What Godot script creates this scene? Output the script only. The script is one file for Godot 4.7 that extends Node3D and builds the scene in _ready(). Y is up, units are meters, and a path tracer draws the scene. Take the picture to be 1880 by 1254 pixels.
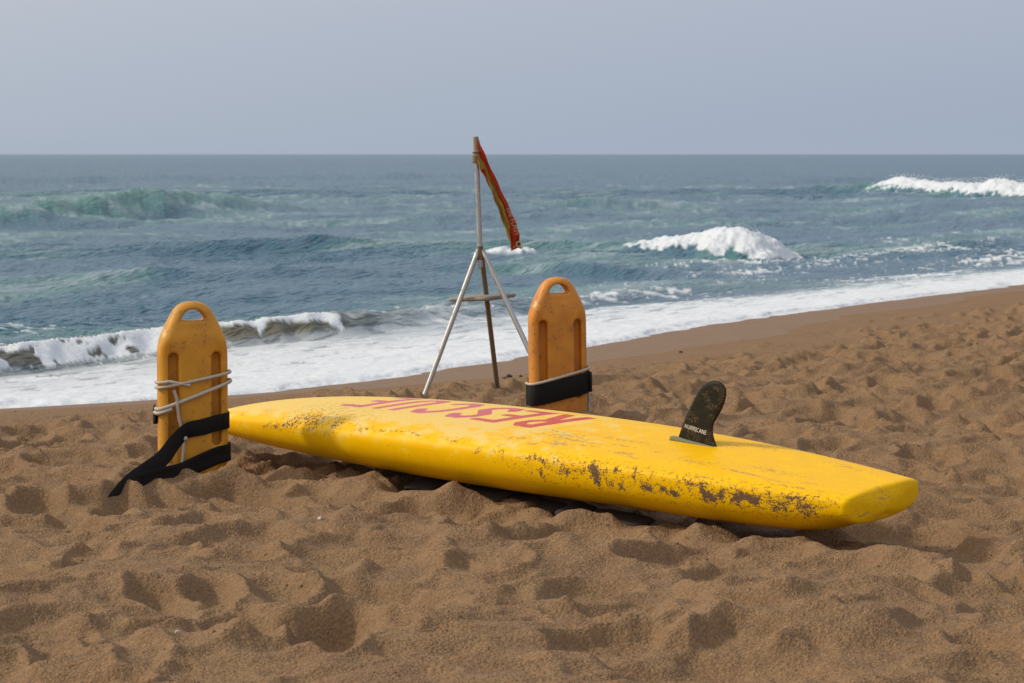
extends Node3D
# A lifeguard post on a steep sandy beach: rescue board, two rescue cans, flag stand. Metres, y up, camera looks along -Z; "depth" d below means -z.

const EYE := 1.08
const SEA := -0.8                      # mean sea level; the berm on which things stand is y = 0
# edge of the swash, as (x, depth)
var edge: Array[Vector2] = [Vector2(-14, 7.6), Vector2(-8, 11.1), Vector2(-4.6, 13.0), Vector2(-2.97, 13.9), Vector2(-1.58, 14.8), Vector2(-0.86, 15.73), Vector2(0.24, 17.75), Vector2(1.7, 20.74), Vector2(3.56, 23.8), Vector2(5.82, 27.25), Vector2(10, 33.5), Vector2(25, 56)]
var rng := RandomNumberGenerator.new()

func _ready():
	rng.seed = 4217
	camera_and_light()
	shore_table()
	make_sand_grid()
	make_beach()
	make_sea()
	make_board()
	make_mat()
	make_cans()
	make_flag_stand()
	make_flag()
	make_small_things()

# ------------------------------------------------------------------ camera, sky, sun
func camera_and_light():
	var cam := Camera3D.new()
	cam.name = "camera"
	var at := CameraAttributesPhysical.new()
	at.frustum_focal_length = 12.0 / (627.0 / 4400.0)      # 24 mm high frame, 16.2 degrees
	at.frustum_focus_distance = 7.6
	at.exposure_aperture = 14.0
	at.frustum_near = 0.1
	at.frustum_far = 40000.0
	cam.attributes = at
	cam.fov = rad_to_deg(2.0 * atan(627.0 / 4400.0))
	cam.near = 0.1
	cam.far = 40000.0
	cam.position = Vector3(0, EYE, 0)
	cam.rotation.x = -atan(344.0 / 4400.0)
	add_child(cam)
	var e := Environment.new()
	e.background_mode = Environment.BG_SKY
	e.sky = Sky.new()
	var pm := PanoramaSkyMaterial.new()
	pm.panorama = hazy_sky()
	e.sky.sky_material = pm
	e.tonemap_mode = Environment.TONE_MAPPER_LINEAR
	e.tonemap_exposure = 1.09
	e.sdfgi_enabled = true
	e.ssao_enabled = true
	e.ssil_enabled = true
	var w := WorldEnvironment.new()
	w.name = "environment"
	w.environment = e
	add_child(w)
	var sun := DirectionalLight3D.new()
	sun.name = "sun"
	sun.light_color = Color(1.0, 0.955, 0.88)
	sun.light_energy = 0.68
	sun.light_angular_distance = 4.5
	sun.shadow_enabled = true
	var towards := Vector3(-cos(deg_to_rad(37.0)), sin(deg_to_rad(37.0)), -0.09).normalized()
	sun.look_at_from_position(towards * 50.0, Vector3.ZERO, Vector3.UP)
	add_child(sun)

func hazy_sky() -> ImageTexture:
	# even grey-blue haze, a little brighter and warmer towards the veiled sun on the left
	var im := Image.create(512, 256, false, Image.FORMAT_RGBF)
	var n := FastNoiseLite.new()
	n.seed = 5
	n.frequency = 0.9
	n.fractal_octaves = 3
	var sun := Vector3(-0.798, 0.602, -0.09).normalized()
	for j in 256:
		var el: float = PI * (0.5 - (j + 0.5) / 256.0)
		for i in 512:
			var az: float = ((i + 0.5) / 512.0 - 0.5) * TAU       # 0 looks along -Z
			var d := Vector3(-sin(az) * cos(el), sin(el), -cos(az) * cos(el))
			var h := clampf(sin(el), 0.0, 1.0)
			var c := Vector3(0.300, 0.364, 0.468).lerp(Vector3(0.402, 0.440, 0.545), smoothstep(0.0, 0.14, h))
			c = c.lerp(Vector3(0.37, 0.41, 0.50), smoothstep(0.12, 0.8, h))
			var g := 0.5 + 0.5 * d.dot(sun)
			c += Vector3(0.66, 0.56, 0.36) * pow(g, 3.0) * smoothstep(-0.2, 0.1, h)
			c += Vector3(0.05, 0.05, 0.05) * n.get_noise_3d(d.x, d.y * 3.0, d.z) * h
			im.set_pixel(i, j, Color(c.x, c.y, c.z))
	return ImageTexture.create_from_image(im)

# ------------------------------------------------------------------ helpers
func thing(called: String, label: String, category: String, at: Vector3, group := "") -> Node3D:
	var o := Node3D.new()
	o.name = called
	add_child(o, true)
	o.position = at
	tag(o, label, category, group)
	return o

func tag(o: Node, label: String, category: String, group := "", kind := ""):
	if label: o.set_meta("label", label)
	if category: o.set_meta("category", category)
	if group: o.set_meta("group", group)
	if kind: o.set_meta("kind", kind)

func put(called: String, mesh: Mesh, m: Material, parent: Node) -> MeshInstance3D:
	var o := MeshInstance3D.new()
	o.name = called
	o.mesh = mesh
	o.material_override = m
	parent.add_child(o, true)
	return o

func arrays(v: PackedVector3Array, n: PackedVector3Array, idx: PackedInt32Array, uv := PackedVector2Array(), col := PackedColorArray()) -> Array:
	var a := []
	a.resize(Mesh.ARRAY_MAX)
	a[Mesh.ARRAY_VERTEX] = v
	if n.size(): a[Mesh.ARRAY_NORMAL] = n
	if uv.size(): a[Mesh.ARRAY_TEX_UV] = uv
	if col.size(): a[Mesh.ARRAY_COLOR] = col
	a[Mesh.ARRAY_INDEX] = idx
	return a

func mesh_of(a: Array) -> ArrayMesh:
	var m := ArrayMesh.new()
	m.add_surface_from_arrays(Mesh.PRIMITIVE_TRIANGLES, a)
	return m

func noise(sd: int, freq: float, oct := 1, kind := FastNoiseLite.TYPE_SIMPLEX) -> FastNoiseLite:
	var n := FastNoiseLite.new()
	n.noise_type = kind
	n.seed = sd
	n.frequency = freq
	n.fractal_type = FastNoiseLite.FRACTAL_FBM if oct > 1 else FastNoiseLite.FRACTAL_NONE
	n.fractal_octaves = oct
	return n

func lin(r: float, g: float, b: float) -> Color:         # linear colour -> albedo_color
	return Color(r, g, b).linear_to_srgb()

func mat(c: Color, rough: float, spec := 0.5) -> StandardMaterial3D:
	var m := StandardMaterial3D.new()
	m.albedo_color = c
	m.roughness = rough
	m.metallic_specular = spec
	return m

func spline(p: Array, t: float):                          # Catmull-Rom through Vector3s, t in 0..1
	var n := p.size() - 1
	var f := clampf(t, 0.0, 1.0) * n
	var i := mini(int(f), n - 1)
	var a = p[maxi(i - 1, 0)]
	var b = p[i]
	var c = p[i + 1]
	var d = p[mini(i + 2, n)]
	return b.cubic_interpolate(c, a, d, f - i)

# a swept closed section: ring(k) gives the section's points at step k
func sweep(rings: Array, caps := true) -> ArrayMesh:
	var st := SurfaceTool.new()
	st.begin(Mesh.PRIMITIVE_TRIANGLES)
	var m: int = rings[0].size()
	for r in rings:
		for q in r: st.add_vertex(q)
	for k in rings.size() - 1:
		for j in m:
			var a: int = k * m + j
			var b: int = k * m + (j + 1) % m
			for x in [a, b, a + m, b, b + m, a + m]: st.add_index(x)
	if caps:
		for e in [0, rings.size() - 1]:
			for j in range(1, m - 1):
				for x in ([e * m, e * m + j + 1, e * m + j] if e == 0 else [e * m, e * m + j, e * m + j + 1]): st.add_index(x)
	st.generate_normals()
	return st.commit()

func tube_rings(path: Array, radius: float, sides: int, steps: int, r_end := -1.0, lay := 0.0) -> Array:
	var rings := []
	var up := Vector3(0.13, 0.21, 0.97).normalized()
	var s := 0.0
	var last: Vector3 = path[0]
	for k in steps + 1:
		var t := float(k) / steps
		var p: Vector3 = spline(path, t)
		var q: Vector3 = spline(path, minf(t + 0.002, 1.0)) - spline(path, maxf(t - 0.002, 0.0))
		q = q.normalized()
		var a := (up - q * up.dot(q)).normalized()
		up = a
		var b := q.cross(a)
		s += p.distance_to(last)
		last = p
		var r := radius if r_end < 0 else lerpf(radius, r_end, t)
		var ring := []
		for j in sides:
			var w := TAU * j / sides
			var rr := r * (1.0 if lay == 0.0 else 0.72 + 0.34 * absf(cos(1.5 * (w - s * lay))))
			ring.append(p + (a * cos(w) + b * sin(w)) * rr)
		rings.append(ring)
	return rings

func tube(path: Array, radius: float, sides: int, steps: int, r_end := -1.0, lay := 0.0) -> ArrayMesh:
	return sweep(tube_rings(path, radius, sides, steps, r_end, lay))

# flat webbing through points, each with the direction across its width
func webbing(path: Array, across: Array, width: float, thick: float, steps: int) -> ArrayMesh:
	var rings := []
	var n := noise(77, 9.0)
	for k in steps + 1:
		var t := float(k) / steps
		var p: Vector3 = spline(path, t)
		var q: Vector3 = (spline(path, minf(t + 0.004, 1.0)) - spline(path, maxf(t - 0.004, 0.0))).normalized()
		var a: Vector3 = spline(across, t)
		a = (a - q * a.dot(q)).normalized()
		var o := q.cross(a)
		p += o * n.get_noise_3d(p.x, p.y, p.z) * 0.003
		var w := width * 0.5
		var h := thick * 0.5
		var c := thick * 0.3
		var sec := [Vector2(-w + c, -h), Vector2(w - c, -h), Vector2(w, -h + c), Vector2(w, h - c), Vector2(w - c, h), Vector2(w * 0.55, h), Vector2(w * 0.5, h * 0.75), Vector2(-w * 0.5, h * 0.75), Vector2(-w * 0.55, h), Vector2(-w + c, h), Vector2(-w, h - c), Vector2(-w, -h + c)]
		var ring := []
		for e in sec: ring.append(p + a * e.x + o * e.y)
		rings.append(ring)
	return sweep(rings)

func grain_bytes(size: int) -> PackedByteArray:
	var b := PackedByteArray()
	b.resize(size * size)
	for i in range(0, size * size, 4): b.encode_u32(i, rng.randi())
	return b

func grain(size: int, mixes: Array) -> Image:            # white noise at several grain sizes, averaged
	var out := PackedFloat32Array()
	out.resize(size * size)
	var tot := 0.0
	for mx in mixes:
		var s: int = size / int(mx[0])
		var im := Image.create_from_data(s, s, false, Image.FORMAT_L8, grain_bytes(s))
		if s != size: im.resize(size, size, Image.INTERPOLATE_CUBIC)
		var d := im.get_data()
		var w: float = mx[1]
		for i in size * size: out[i] += (d[i] / 255.0 - 0.5) * w
	var bytes := PackedByteArray()
	bytes.resize(size * size)
	for i in size * size: bytes[i] = int(clampf(out[i] + 0.5, 0.0, 1.0) * 255.0)
	return Image.create_from_data(size, size, false, Image.FORMAT_L8, bytes)

# ------------------------------------------------------------------ shore distance: + on land, - in the water
var tab := PackedFloat32Array()
const TX0 := -30.0
const TZ0 := 0.0
const TS := 0.25
const TW := 280
const TH := 280

func shore_exact(x: float, d: float) -> float:
	var best := 1e9
	var sg := 1.0
	for i in edge.size() - 1:
		var a: Vector2 = edge[i]
		var v: Vector2 = edge[i + 1] - a
		var p := Vector2(x, d) - a
		var t := clampf(p.dot(v) / v.length_squared(), 0.0, 1.0)
		var q := p - v * t
		var l := q.length()
		if l < best - 1e-6:
			best = l
			sg = signf(v.x * p.y - v.y * p.x)
	return -sg * best

func shore_table():
	tab.resize(TW * TH)
	for j in TH:
		for i in TW: tab[j * TW + i] = shore_exact(TX0 + i * TS, TZ0 + j * TS)

func shore(x: float, d: float) -> float:
	var fx := (x - TX0) / TS
	var fz := (d - TZ0) / TS
	if fx < 0.0 or fz < 0.0 or fx >= TW - 1 or fz >= TH - 1: return shore_exact(x, d)
	var i := int(fx)
	var j := int(fz)
	fx -= i
	fz -= j
	var k := j * TW + i
	return lerpf(lerpf(tab[k], tab[k + 1], fx), lerpf(tab[k + TW], tab[k + TW + 1], fx), fz)

func beach_profile(D: float) -> float:
	if D > 5.5: return 0.0
	if D < -3.0: return -0.4 + 0.1 * D
	return -0.03 * log(1.0 + exp((4.0 - D) * 3.3333))

# ------------------------------------------------------------------ sand
var grid := PackedFloat32Array()
const GX := -5.2
const GZ := 3.8
const GC := 0.01
const GW := 1120
const GH := 1560

func make_sand_grid():
	grid.resize(GW * GH)
	var n1 := noise(11, 0.75, 2)
	var n2 := noise(12, 2.6, 2)
	var n3 := noise(13, 3.1)
	var nb := noise(14, 0.9, 2)
	var trod := PackedFloat32Array()
	trod.resize(GW * GH)
	for j in GH:
		var d := GZ + j * GC
		for i in GW:
			var x := GX + i * GC
			var D := shore(x, d) if d > 7.5 else 9.0
			var k := j * GW + i
			var m := 1.0 if D > 5.6 else smoothstep(2.0, 3.3, D - 1.7 * smoothstep(-0.7, -2.0, x) + 0.9 * nb.get_noise_2d(x, d))
			trod[k] = m
			if m > 0.0:
				var wx := x + 0.05 * n3.get_noise_2d(x, d)
				grid[k] = m * (0.042 * n1.get_noise_2d(x, d) + 0.030 * (0.45 - absf(n2.get_noise_2d(wx, d * 1.15))))
			else:
				grid[k] = 0.0
	# footprints and scuffed hollows, newest last: each cuts into the older ones
	var warp := noise(15, 5.0)
	for c in 4300:
		var d := sqrt(lerpf(15.0, 361.0, rng.randf()))
		var half := minf(5.4, 0.30 * d + 1.2)
		var x := rng.randf_range(-half, half)
		if x < GX + 0.4 or x > GX + GW * GC - 0.4 or d > GZ + GH * GC - 0.4 or d < GZ + 0.35: continue
		var ci := int((x - GX) / GC)
		var cj := int((d - GZ) / GC)
		var m0 := trod[cj * GW + ci]
		if rng.randf() > m0 * 1.05: continue
		if m0 < 0.999 and rng.randf() < 0.3: continue
		var foot := rng.randf() < 0.72
		var a := rng.randf_range(0.125, 0.205) if foot else rng.randf_range(0.09, 0.27)
		var b := a * (rng.randf_range(0.40, 0.62) if foot else rng.randf_range(0.55, 0.9))
		var dep := rng.randf_range(0.013, 0.036) * (1.0 if foot else 0.8) * sqrt(m0)
		var turn := rng.randf() * TAU
		var ca := cos(turn)
		var sa := sin(turn)
		var push := rng.randf_range(0.2, 0.9)
		var soft := rng.randf_range(0.55, 0.86)
		var hc := grid[cj * GW + ci]
		var R := int(a * 1.75 / GC) + 1
		for j in range(maxi(cj - R, 0), mini(cj + R, GH)):
			for i in range(maxi(ci - R, 0), mini(ci + R, GW)):
				var px := (i - ci) * GC
				var pz := (j - cj) * GC
				var p := (px * ca + pz * sa) / a
				var q := (-px * sa + pz * ca) / b
				if foot: q += 0.22 * p * p - 0.1           # a sole is a little bent
				var r := sqrt(p * p + q * q)
				if r > 1.9: continue
				r *= 1.0 + 0.22 * warp.get_noise_2d(GX + i * GC, GZ + j * GC)
				var k := j * GW + i
				var h := grid[k]
				if r < 1.0:
					var f := smoothstep(1.0, soft, r)
					h = lerpf(h, lerpf(h, hc, 0.6) - dep * (1.0 - 0.35 * r * r + 0.18 * p), f)
				h += dep * 0.38 * exp(-pow((r - 1.18) / 0.24, 2.0)) * (0.75 + push * p * 0.6)
				grid[k] = h
	# sand slumps to its angle of repose: two relaxing passes
	var lim := 0.0070
	for it in 3:
		for j in range(1, GH - 1):
			for i in range(1, GW - 1):
				var k := j * GW + i
				var h := grid[k]
				if trod[k] <= 0.0: continue
				var e := h - grid[k + 1]
				if absf(e) > lim:
					e = (e - lim * signf(e)) * 0.5
					grid[k] -= e
					grid[k + 1] += e
				e = grid[k] - grid[k + GW]
				if absf(e) > lim:
					e = (e - lim * signf(e)) * 0.5
					grid[k] -= e
					grid[k + GW] += e
	for k in 26:                                    # sand pushed up along the board's near rail
		var l := 0.05 + k * 0.105
		var a := -half_width(l / BL) - rng.randf_range(0.0, 0.07)
		var at := tail + axis * l + over * a
		heaps.append([at.x, -at.z, rng.randf_range(0.07, 0.13), rng.randf_range(0.006, 0.036) + (0.010 if l > 0.6 and l < 1.7 else 0.0), 1.0])
	# hand-heaped sand: round the foot of the near can, under the board's rail, round the stand's feet
	for h in heaps:
		var ci := int((h[0] - GX) / GC)
		var cj := int((h[1] - GZ) / GC)
		var R := int(h[2] * 2.2 / GC)
		for j in range(maxi(cj - R, 0), mini(cj + R, GH)):
			for i in range(maxi(ci - R, 0), mini(ci + R, GW)):
				var px: float = (i - ci) * GC / h[2]
				var pz: float = (j - cj) * GC / h[2] / h[4]
				var r := px * px + pz * pz
				r *= 1.0 + 0.35 * warp.get_noise_2d(GX + i * GC, GZ + j * GC)
				grid[j * GW + i] += h[3] * exp(-r * 1.6)

# x, depth, radius, height, stretch in depth
var heaps := [[-1.06, 7.92, 0.30, 0.040, 1.0], [-0.88, 7.60, 0.15, 0.018, 1.0], [-0.70, 7.98, 0.11, 0.045, 1.0], [-0.45, 7.72, 0.12, 0.045, 1.0], [-1.75, 8.6, 0.2, 0.04, 1.0], [0.2, 9.75, 0.2, 0.015, 1.0], [-0.43, 11.35, 0.12, 0.015, 1.0], [-0.07, 11.8, 0.12, 0.015, 1.0]]
var fine1 := noise(21, 11.0, 2)
var fine2 := noise(22, 42.0, 2)

func ground(x: float, d: float, detail := 1.0) -> float:
	var D := shore(x, d) if d > 7.5 else 9.0
	var y := beach_profile(D)
	var fx := (x - GX) / GC
	var fz := (d - GZ) / GC
	var t := 0.25
	if fx > 1.5 and fz > 1.5 and fx < GW - 2.5 and fz < GH - 2.5:
		var i := int(fx + 0.5)
		var j := int(fz + 0.5)
		var u := fx - i
		var v := fz - j
		var u0 := 0.5 * (0.5 - u) * (0.5 - u)
		var u1 := 0.75 - u * u
		var u2 := 0.5 * (0.5 + u) * (0.5 + u)
		var k := (j - 1) * GW + i
		var a := u0 * grid[k - 1] + u1 * grid[k] + u2 * grid[k + 1]
		k += GW
		var b := u0 * grid[k - 1] + u1 * grid[k] + u2 * grid[k + 1]
		k += GW
		var c := u0 * grid[k - 1] + u1 * grid[k] + u2 * grid[k + 1]
		y += 0.5 * (0.5 - v) * (0.5 - v) * a + (0.75 - v * v) * b + 0.5 * (0.5 + v) * (0.5 + v) * c
		t = smoothstep(2.0, 3.4, D)
	if detail > 0.0 and d < 16.0:
		y += (0.0026 * fine1.get_noise_2d(x, d) + 0.0010 * fine2.get_noise_2d(x, d)) * maxf(t, 0.12)
	elif d >= 16.0:
		y += 0.004 * fine1.get_noise_2d(x * 0.2, d * 0.2)
	return y

# a sheet whose columns fan out from the viewer's place on the beach, denser where it is near
func fan(cols: int, span: float, rows: Array, height: Callable) -> Dictionary:
	var tx := PackedFloat32Array()
	var wide := [2.6, 1.9, 1.4, 1.1, 0.9, 0.75, 0.65, 0.57, 0.51]
	for k in 40: wide.append(lerpf(0.46, span + 0.003, k / 39.0))
	for w in wide: tx.append(-w)
	for i in cols: tx.append(lerpf(-span, span, i / float(cols - 1)))
	for k in wide.size(): tx.append(wide[wide.size() - 1 - k])
	var W := tx.size()
	var H := rows.size()
	var v := PackedVector3Array()
	v.resize(W * H)
	for j in H:
		var d: float = rows[j]
		for i in W:
			var x := tx[i] * d
			v[j * W + i] = Vector3(x, height.call(x, d), -d)
	var n := PackedVector3Array()
	n.resize(W * H)
	for j in H:
		var ja := maxi(j - 1, 0) * W
		var jb := mini(j + 1, H - 1) * W
		for i in W:
			var e := v[j * W + mini(i + 1, W - 1)] - v[j * W + maxi(i - 1, 0)]
			n[j * W + i] = e.cross(v[jb + i] - v[ja + i]).normalized()
	var idx := PackedInt32Array()
	idx.resize((W - 1) * (H - 1) * 6)
	var p := 0
	for j in H - 1:
		for i in W - 1:
			var a := j * W + i
			idx[p] = a
			idx[p + 1] = a + W
			idx[p + 2] = a + 1
			idx[p + 3] = a + 1
			idx[p + 4] = a + W
			idx[p + 5] = a + W + 1
			p += 6
	return {"v": v, "n": n, "idx": idx, "W": W, "H": H}

func make_beach():
	var rows := [0.4, 1.2, 2.2, 3.2, 3.9, 4.3, 4.55]
	var q := 1.0 / 4.7
	while q > 1.0 / 17.0:
		rows.append(1.0 / q)
		q -= 0.000315
	while q > 1.0 / 60.0:
		rows.append(1.0 / q)
		q -= 0.0006
	var f := fan(1110, 0.225, rows, ground)
	var uv := PackedVector2Array()
	uv.resize(f.v.size())
	for i in f.v.size(): uv[i] = Vector2(f.v[i].x, f.v[i].z)
	var m := StandardMaterial3D.new()
	m.albedo_texture = sand_texture()
	m.uv1_triplanar = true
	m.uv1_world_triplanar = true
	m.uv1_triplanar_sharpness = 4.0
	m.uv1_scale = Vector3(0.62, 0.62, 0.62)
	m.roughness = 0.92
	m.metallic_specular = 0.3
	m.heightmap_enabled = true
	m.heightmap_texture = ImageTexture.create_from_image(grain(1024, [[1, 0.35], [2, 0.75], [4, 0.45]]))
	m.heightmap_scale = 0.34
	# the strip that the last waves washed is wet and smooth
	var wetm: StandardMaterial3D = m.duplicate()
	wetm.albedo_color = Color(0.97, 0.96, 0.98)
	wetm.roughness = 0.62
	wetm.metallic_specular = 0.35
	wetm.heightmap_scale = 0.12
	var rag := noise(23, 0.3, 2)
	var dry := PackedInt32Array()
	var damp := PackedInt32Array()
	for k in range(0, f.idx.size(), 3):
		var c: Vector3 = f.v[f.idx[k]]
		var wet := false
		if c.z < -9.0: wet = shore(c.x, -c.z) < 1.5 + 0.4 * rag.get_noise_2d(c.x, c.z)
		for e in 3:
			if wet: damp.append(f.idx[k + e])
			else: dry.append(f.idx[k + e])
	var am := mesh_of(arrays(f.v, f.n, dry, uv))
	var o := put("sand_beach", am, m, self)
	var col := PackedColorArray()
	col.resize(f.v.size())
	put("wet_sand", compact(f.v, f.n, damp, uv, col), wetm, o)
	tag(o, "brown footprinted sand sloping down to smooth wet sand at the water", "sand", "", "structure")

func sand_texture() -> ImageTexture:
	var g1 := grain(1024, [[1, 0.55], [2, 0.8]]).get_data()
	var g2 := grain(1024, [[1, 0.9], [2, 0.3]]).get_data()
	var g3 := grain(1024, [[64, 0.6], [16, 0.4]]).get_data()
	var b := PackedByteArray()
	b.resize(1024 * 1024 * 3)
	for i in 1024 * 1024:
		var k := g1[i] / 255.0 - 0.5
		var h := g2[i] / 255.0 - 0.5
		var t := g3[i] / 255.0 - 0.5
		var l := 1.0 + 0.85 * k + 0.12 * t
		if h > 0.43: l += 0.35
		elif h < -0.43: l -= 0.3
		var r := 0.222 * l
		var g := (0.134 + 0.009 * t) * l - 0.013 * h
		var bl := 0.069 * l - 0.020 * h
		b[i * 3] = int(255.0 * pow(clampf(r, 0, 1), 0.4545))
		b[i * 3 + 1] = int(255.0 * pow(clampf(g, 0, 1), 0.4545))
		b[i * 3 + 2] = int(255.0 * pow(clampf(bl, 0, 1), 0.4545))
	return ImageTexture.create_from_image(Image.create_from_data(1024, 1024, false, Image.FORMAT_RGB8, b))

# ------------------------------------------------------------------ sea
# each wave: width of front, width of back, foam on the crest, then points (x, depth, height, foam 0..1)
var waves := [
	{"f": 0.32, "b": 0.9, "turb": 1.0, "plunge": true, "p": [[-8.5, 17.0, 0.15, 0.6], [-6.6, 18.8, 0.16, 0.6], [-4.75, 20.6, 0.17, 0.55], [-4.2, 21.6, 0.18, 0.42], [-3.6, 22.5, 0.19, 0.6], [-2.95, 23.0, 0.21, 0.75], [-2.65, 23.2, 0.21, 0.40], [-2.35, 23.5, 0.21, 0.30], [-1.98, 23.75, 0.20, 0.5], [-1.85, 23.9, 0.20, 0.2], [-1.45, 24.5, 0.18, 0.10], [-0.9, 25.7, 0.14, 0.06], [-0.3, 27.2, 0.1, 0.05], [0.5, 29.0, 0.0, 0.0]]},
	{"f": 0.75, "b": 0.95, "turb": 0.0, "p": [[-0.6, 49.5, 0.0, 0.0], [0.4, 49.0, 0.08, 0.0], [1.3, 48.6, 0.12, 0.0], [2.4, 47.9, 0.13, 0.0], [2.85, 47.3, 0.15, 0.0], [2.92, 47.15, 0.16, 1.0], [3.3, 46.3, 0.24, 1.0], [3.7, 45.6, 0.34, 1.0], [4.05, 45.0, 0.44, 1.0], [4.4, 44.5, 0.47, 1.0], [4.65, 44.2, 0.34, 1.0], [4.82, 44.05, 0.13, 1.0], [4.98, 43.95, 0.0, 1.0]]},
	{"f": 1.3, "b": 2.6, "turb": 0.9, "p": [[13.6, 126.0, 0.0, 0.0], [16.0, 122.0, 0.2, 0.0], [17.6, 120.5, 0.40, 0.0], [18.55, 118.3, 0.54, 0.0], [18.7, 118.0, 0.56, 1.0], [19.0, 117.4, 0.66, 1.0], [19.9, 114.5, 0.50, 1.0], [21.0, 110.5, 0.50, 1.0], [22.0, 107.5, 0.70, 1.0], [22.9, 105.5, 0.48, 1.0], [25.0, 103.0, 0.5, 1.0], [28.0, 100.0, 0.4, 0.8], [34.0, 96.0, 0.0, 0.0]]},
	{"f": 1.6, "b": 3.6, "turb": 1.3, "p": [[-25.0, 55.0, 0.0, 0.0], [-19.0, 60.0, 0.3, 0.0], [-14.6, 65.5, 0.46, 0.0], [-13.2, 68.5, 0.62, 0.0], [-11.2, 75.5, 0.62, 0.0], [-9.6, 80.5, 0.36, 0.0], [-8.1, 85.5, 0.15, 0.0], [-6.0, 92.0, 0.0, 0.0]]},
	{"f": 1.6, "b": 3.0, "turb": 0.8, "p": [[-0.5, 84.5, 0.0, 0.0], [1.3, 85.0, 0.26, 0.0], [2.8, 86.0, 0.40, 0.05], [4.2, 87.0, 0.2, 0.0], [7.0, 90.0, 0.0, 0.0]]},
	{"f": 2.5, "b": 6.0, "turb": 0.0, "p": [[-42.0, 150.0, 0.3, 0.0], [-27.0, 168.0, 0.32, 0.0], [-14.0, 180.0, 0.34, 0.0], [0.0, 196.0, 0.3, 0.0], [14.0, 210.0, 0.0, 0.0]]},
	{"f": 2.5, "b": 6.0, "turb": 0.0, "p": [[10.0, 150.0, 0.0, 0.0], [22.0, 158.0, 0.3, 0.0], [34.0, 165.0, 0.3, 0.0], [48.0, 176.0, 0.2, 0.0]]},
	{"f": 0.5, "b": 1.2, "turb": 0.0, "p": [[-1.2, 40.5, 0.0, 0.0], [0.3, 39.8, 0.13, 0.0], [1.4, 39.0, 0.16, 0.05], [2.6, 37.8, 0.10, 0.0], [3.8, 36.5, 0.0, 0.0]]},
	{"f": 0.35, "b": 0.9, "turb": 0.3, "p": [[-1.4, 26.6, 0.0, 0.0], [-0.6, 27.4, 0.10, 0.25], [0.2, 28.6, 0.12, 0.3], [1.0, 30.2, 0.08, 0.3], [2.0, 32.5, 0.05, 0.3], [3.0, 35.0, 0.0, 0.0]]},
	{"f": 0.5, "b": 1.2, "turb": 0.0, "p": [[6.5, 46.0, 0.0, 0.0], [7.6, 47.5, 0.06, 0.15], [9.0, 48.6, 0.12, 0.0], [10.4, 50.5, 0.1, 0.1], [12.5, 53.0, 0.0, 0.0]]},
	{"f": 0.3, "b": 0.7, "turb": 0.0, "p": [[-0.75, 43.6, 0.0, 0.0], [-0.45, 43.5, 0.05, 0.9], [-0.1, 43.4, 0.06, 0.9], [0.3, 43.4, 0.04, 0.8], [0.55, 43.4, 0.0, 0.0]]},
	{"f": 0.6, "b": 1.6, "turb": 0.0, "p": [[-8.5, 44.0, 0.0, 0.0], [-6.0, 46.0, 0.16, 0.0], [-4.0, 48.0, 0.2, 0.0], [-2.0, 50.5, 0.0, 0.0]]},
	{"f": 0.6, "b": 1.6, "turb": 0.0, "p": [[-8.0, 33.5, 0.0, 0.0], [-5.5, 35.0, 0.14, 0.0], [-3.4, 36.8, 0.16, 0.0], [-1.4, 39.0, 0.0, 0.0]]},
]
var sw1 := noise(31, 0.10, 2)
var sw2 := noise(32, 0.42, 2)
var sw3 := noise(33, 1.5, 2)
var sw4 := noise(34, 0.9)
var bub := noise(35, 3.4, 3)

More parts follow.
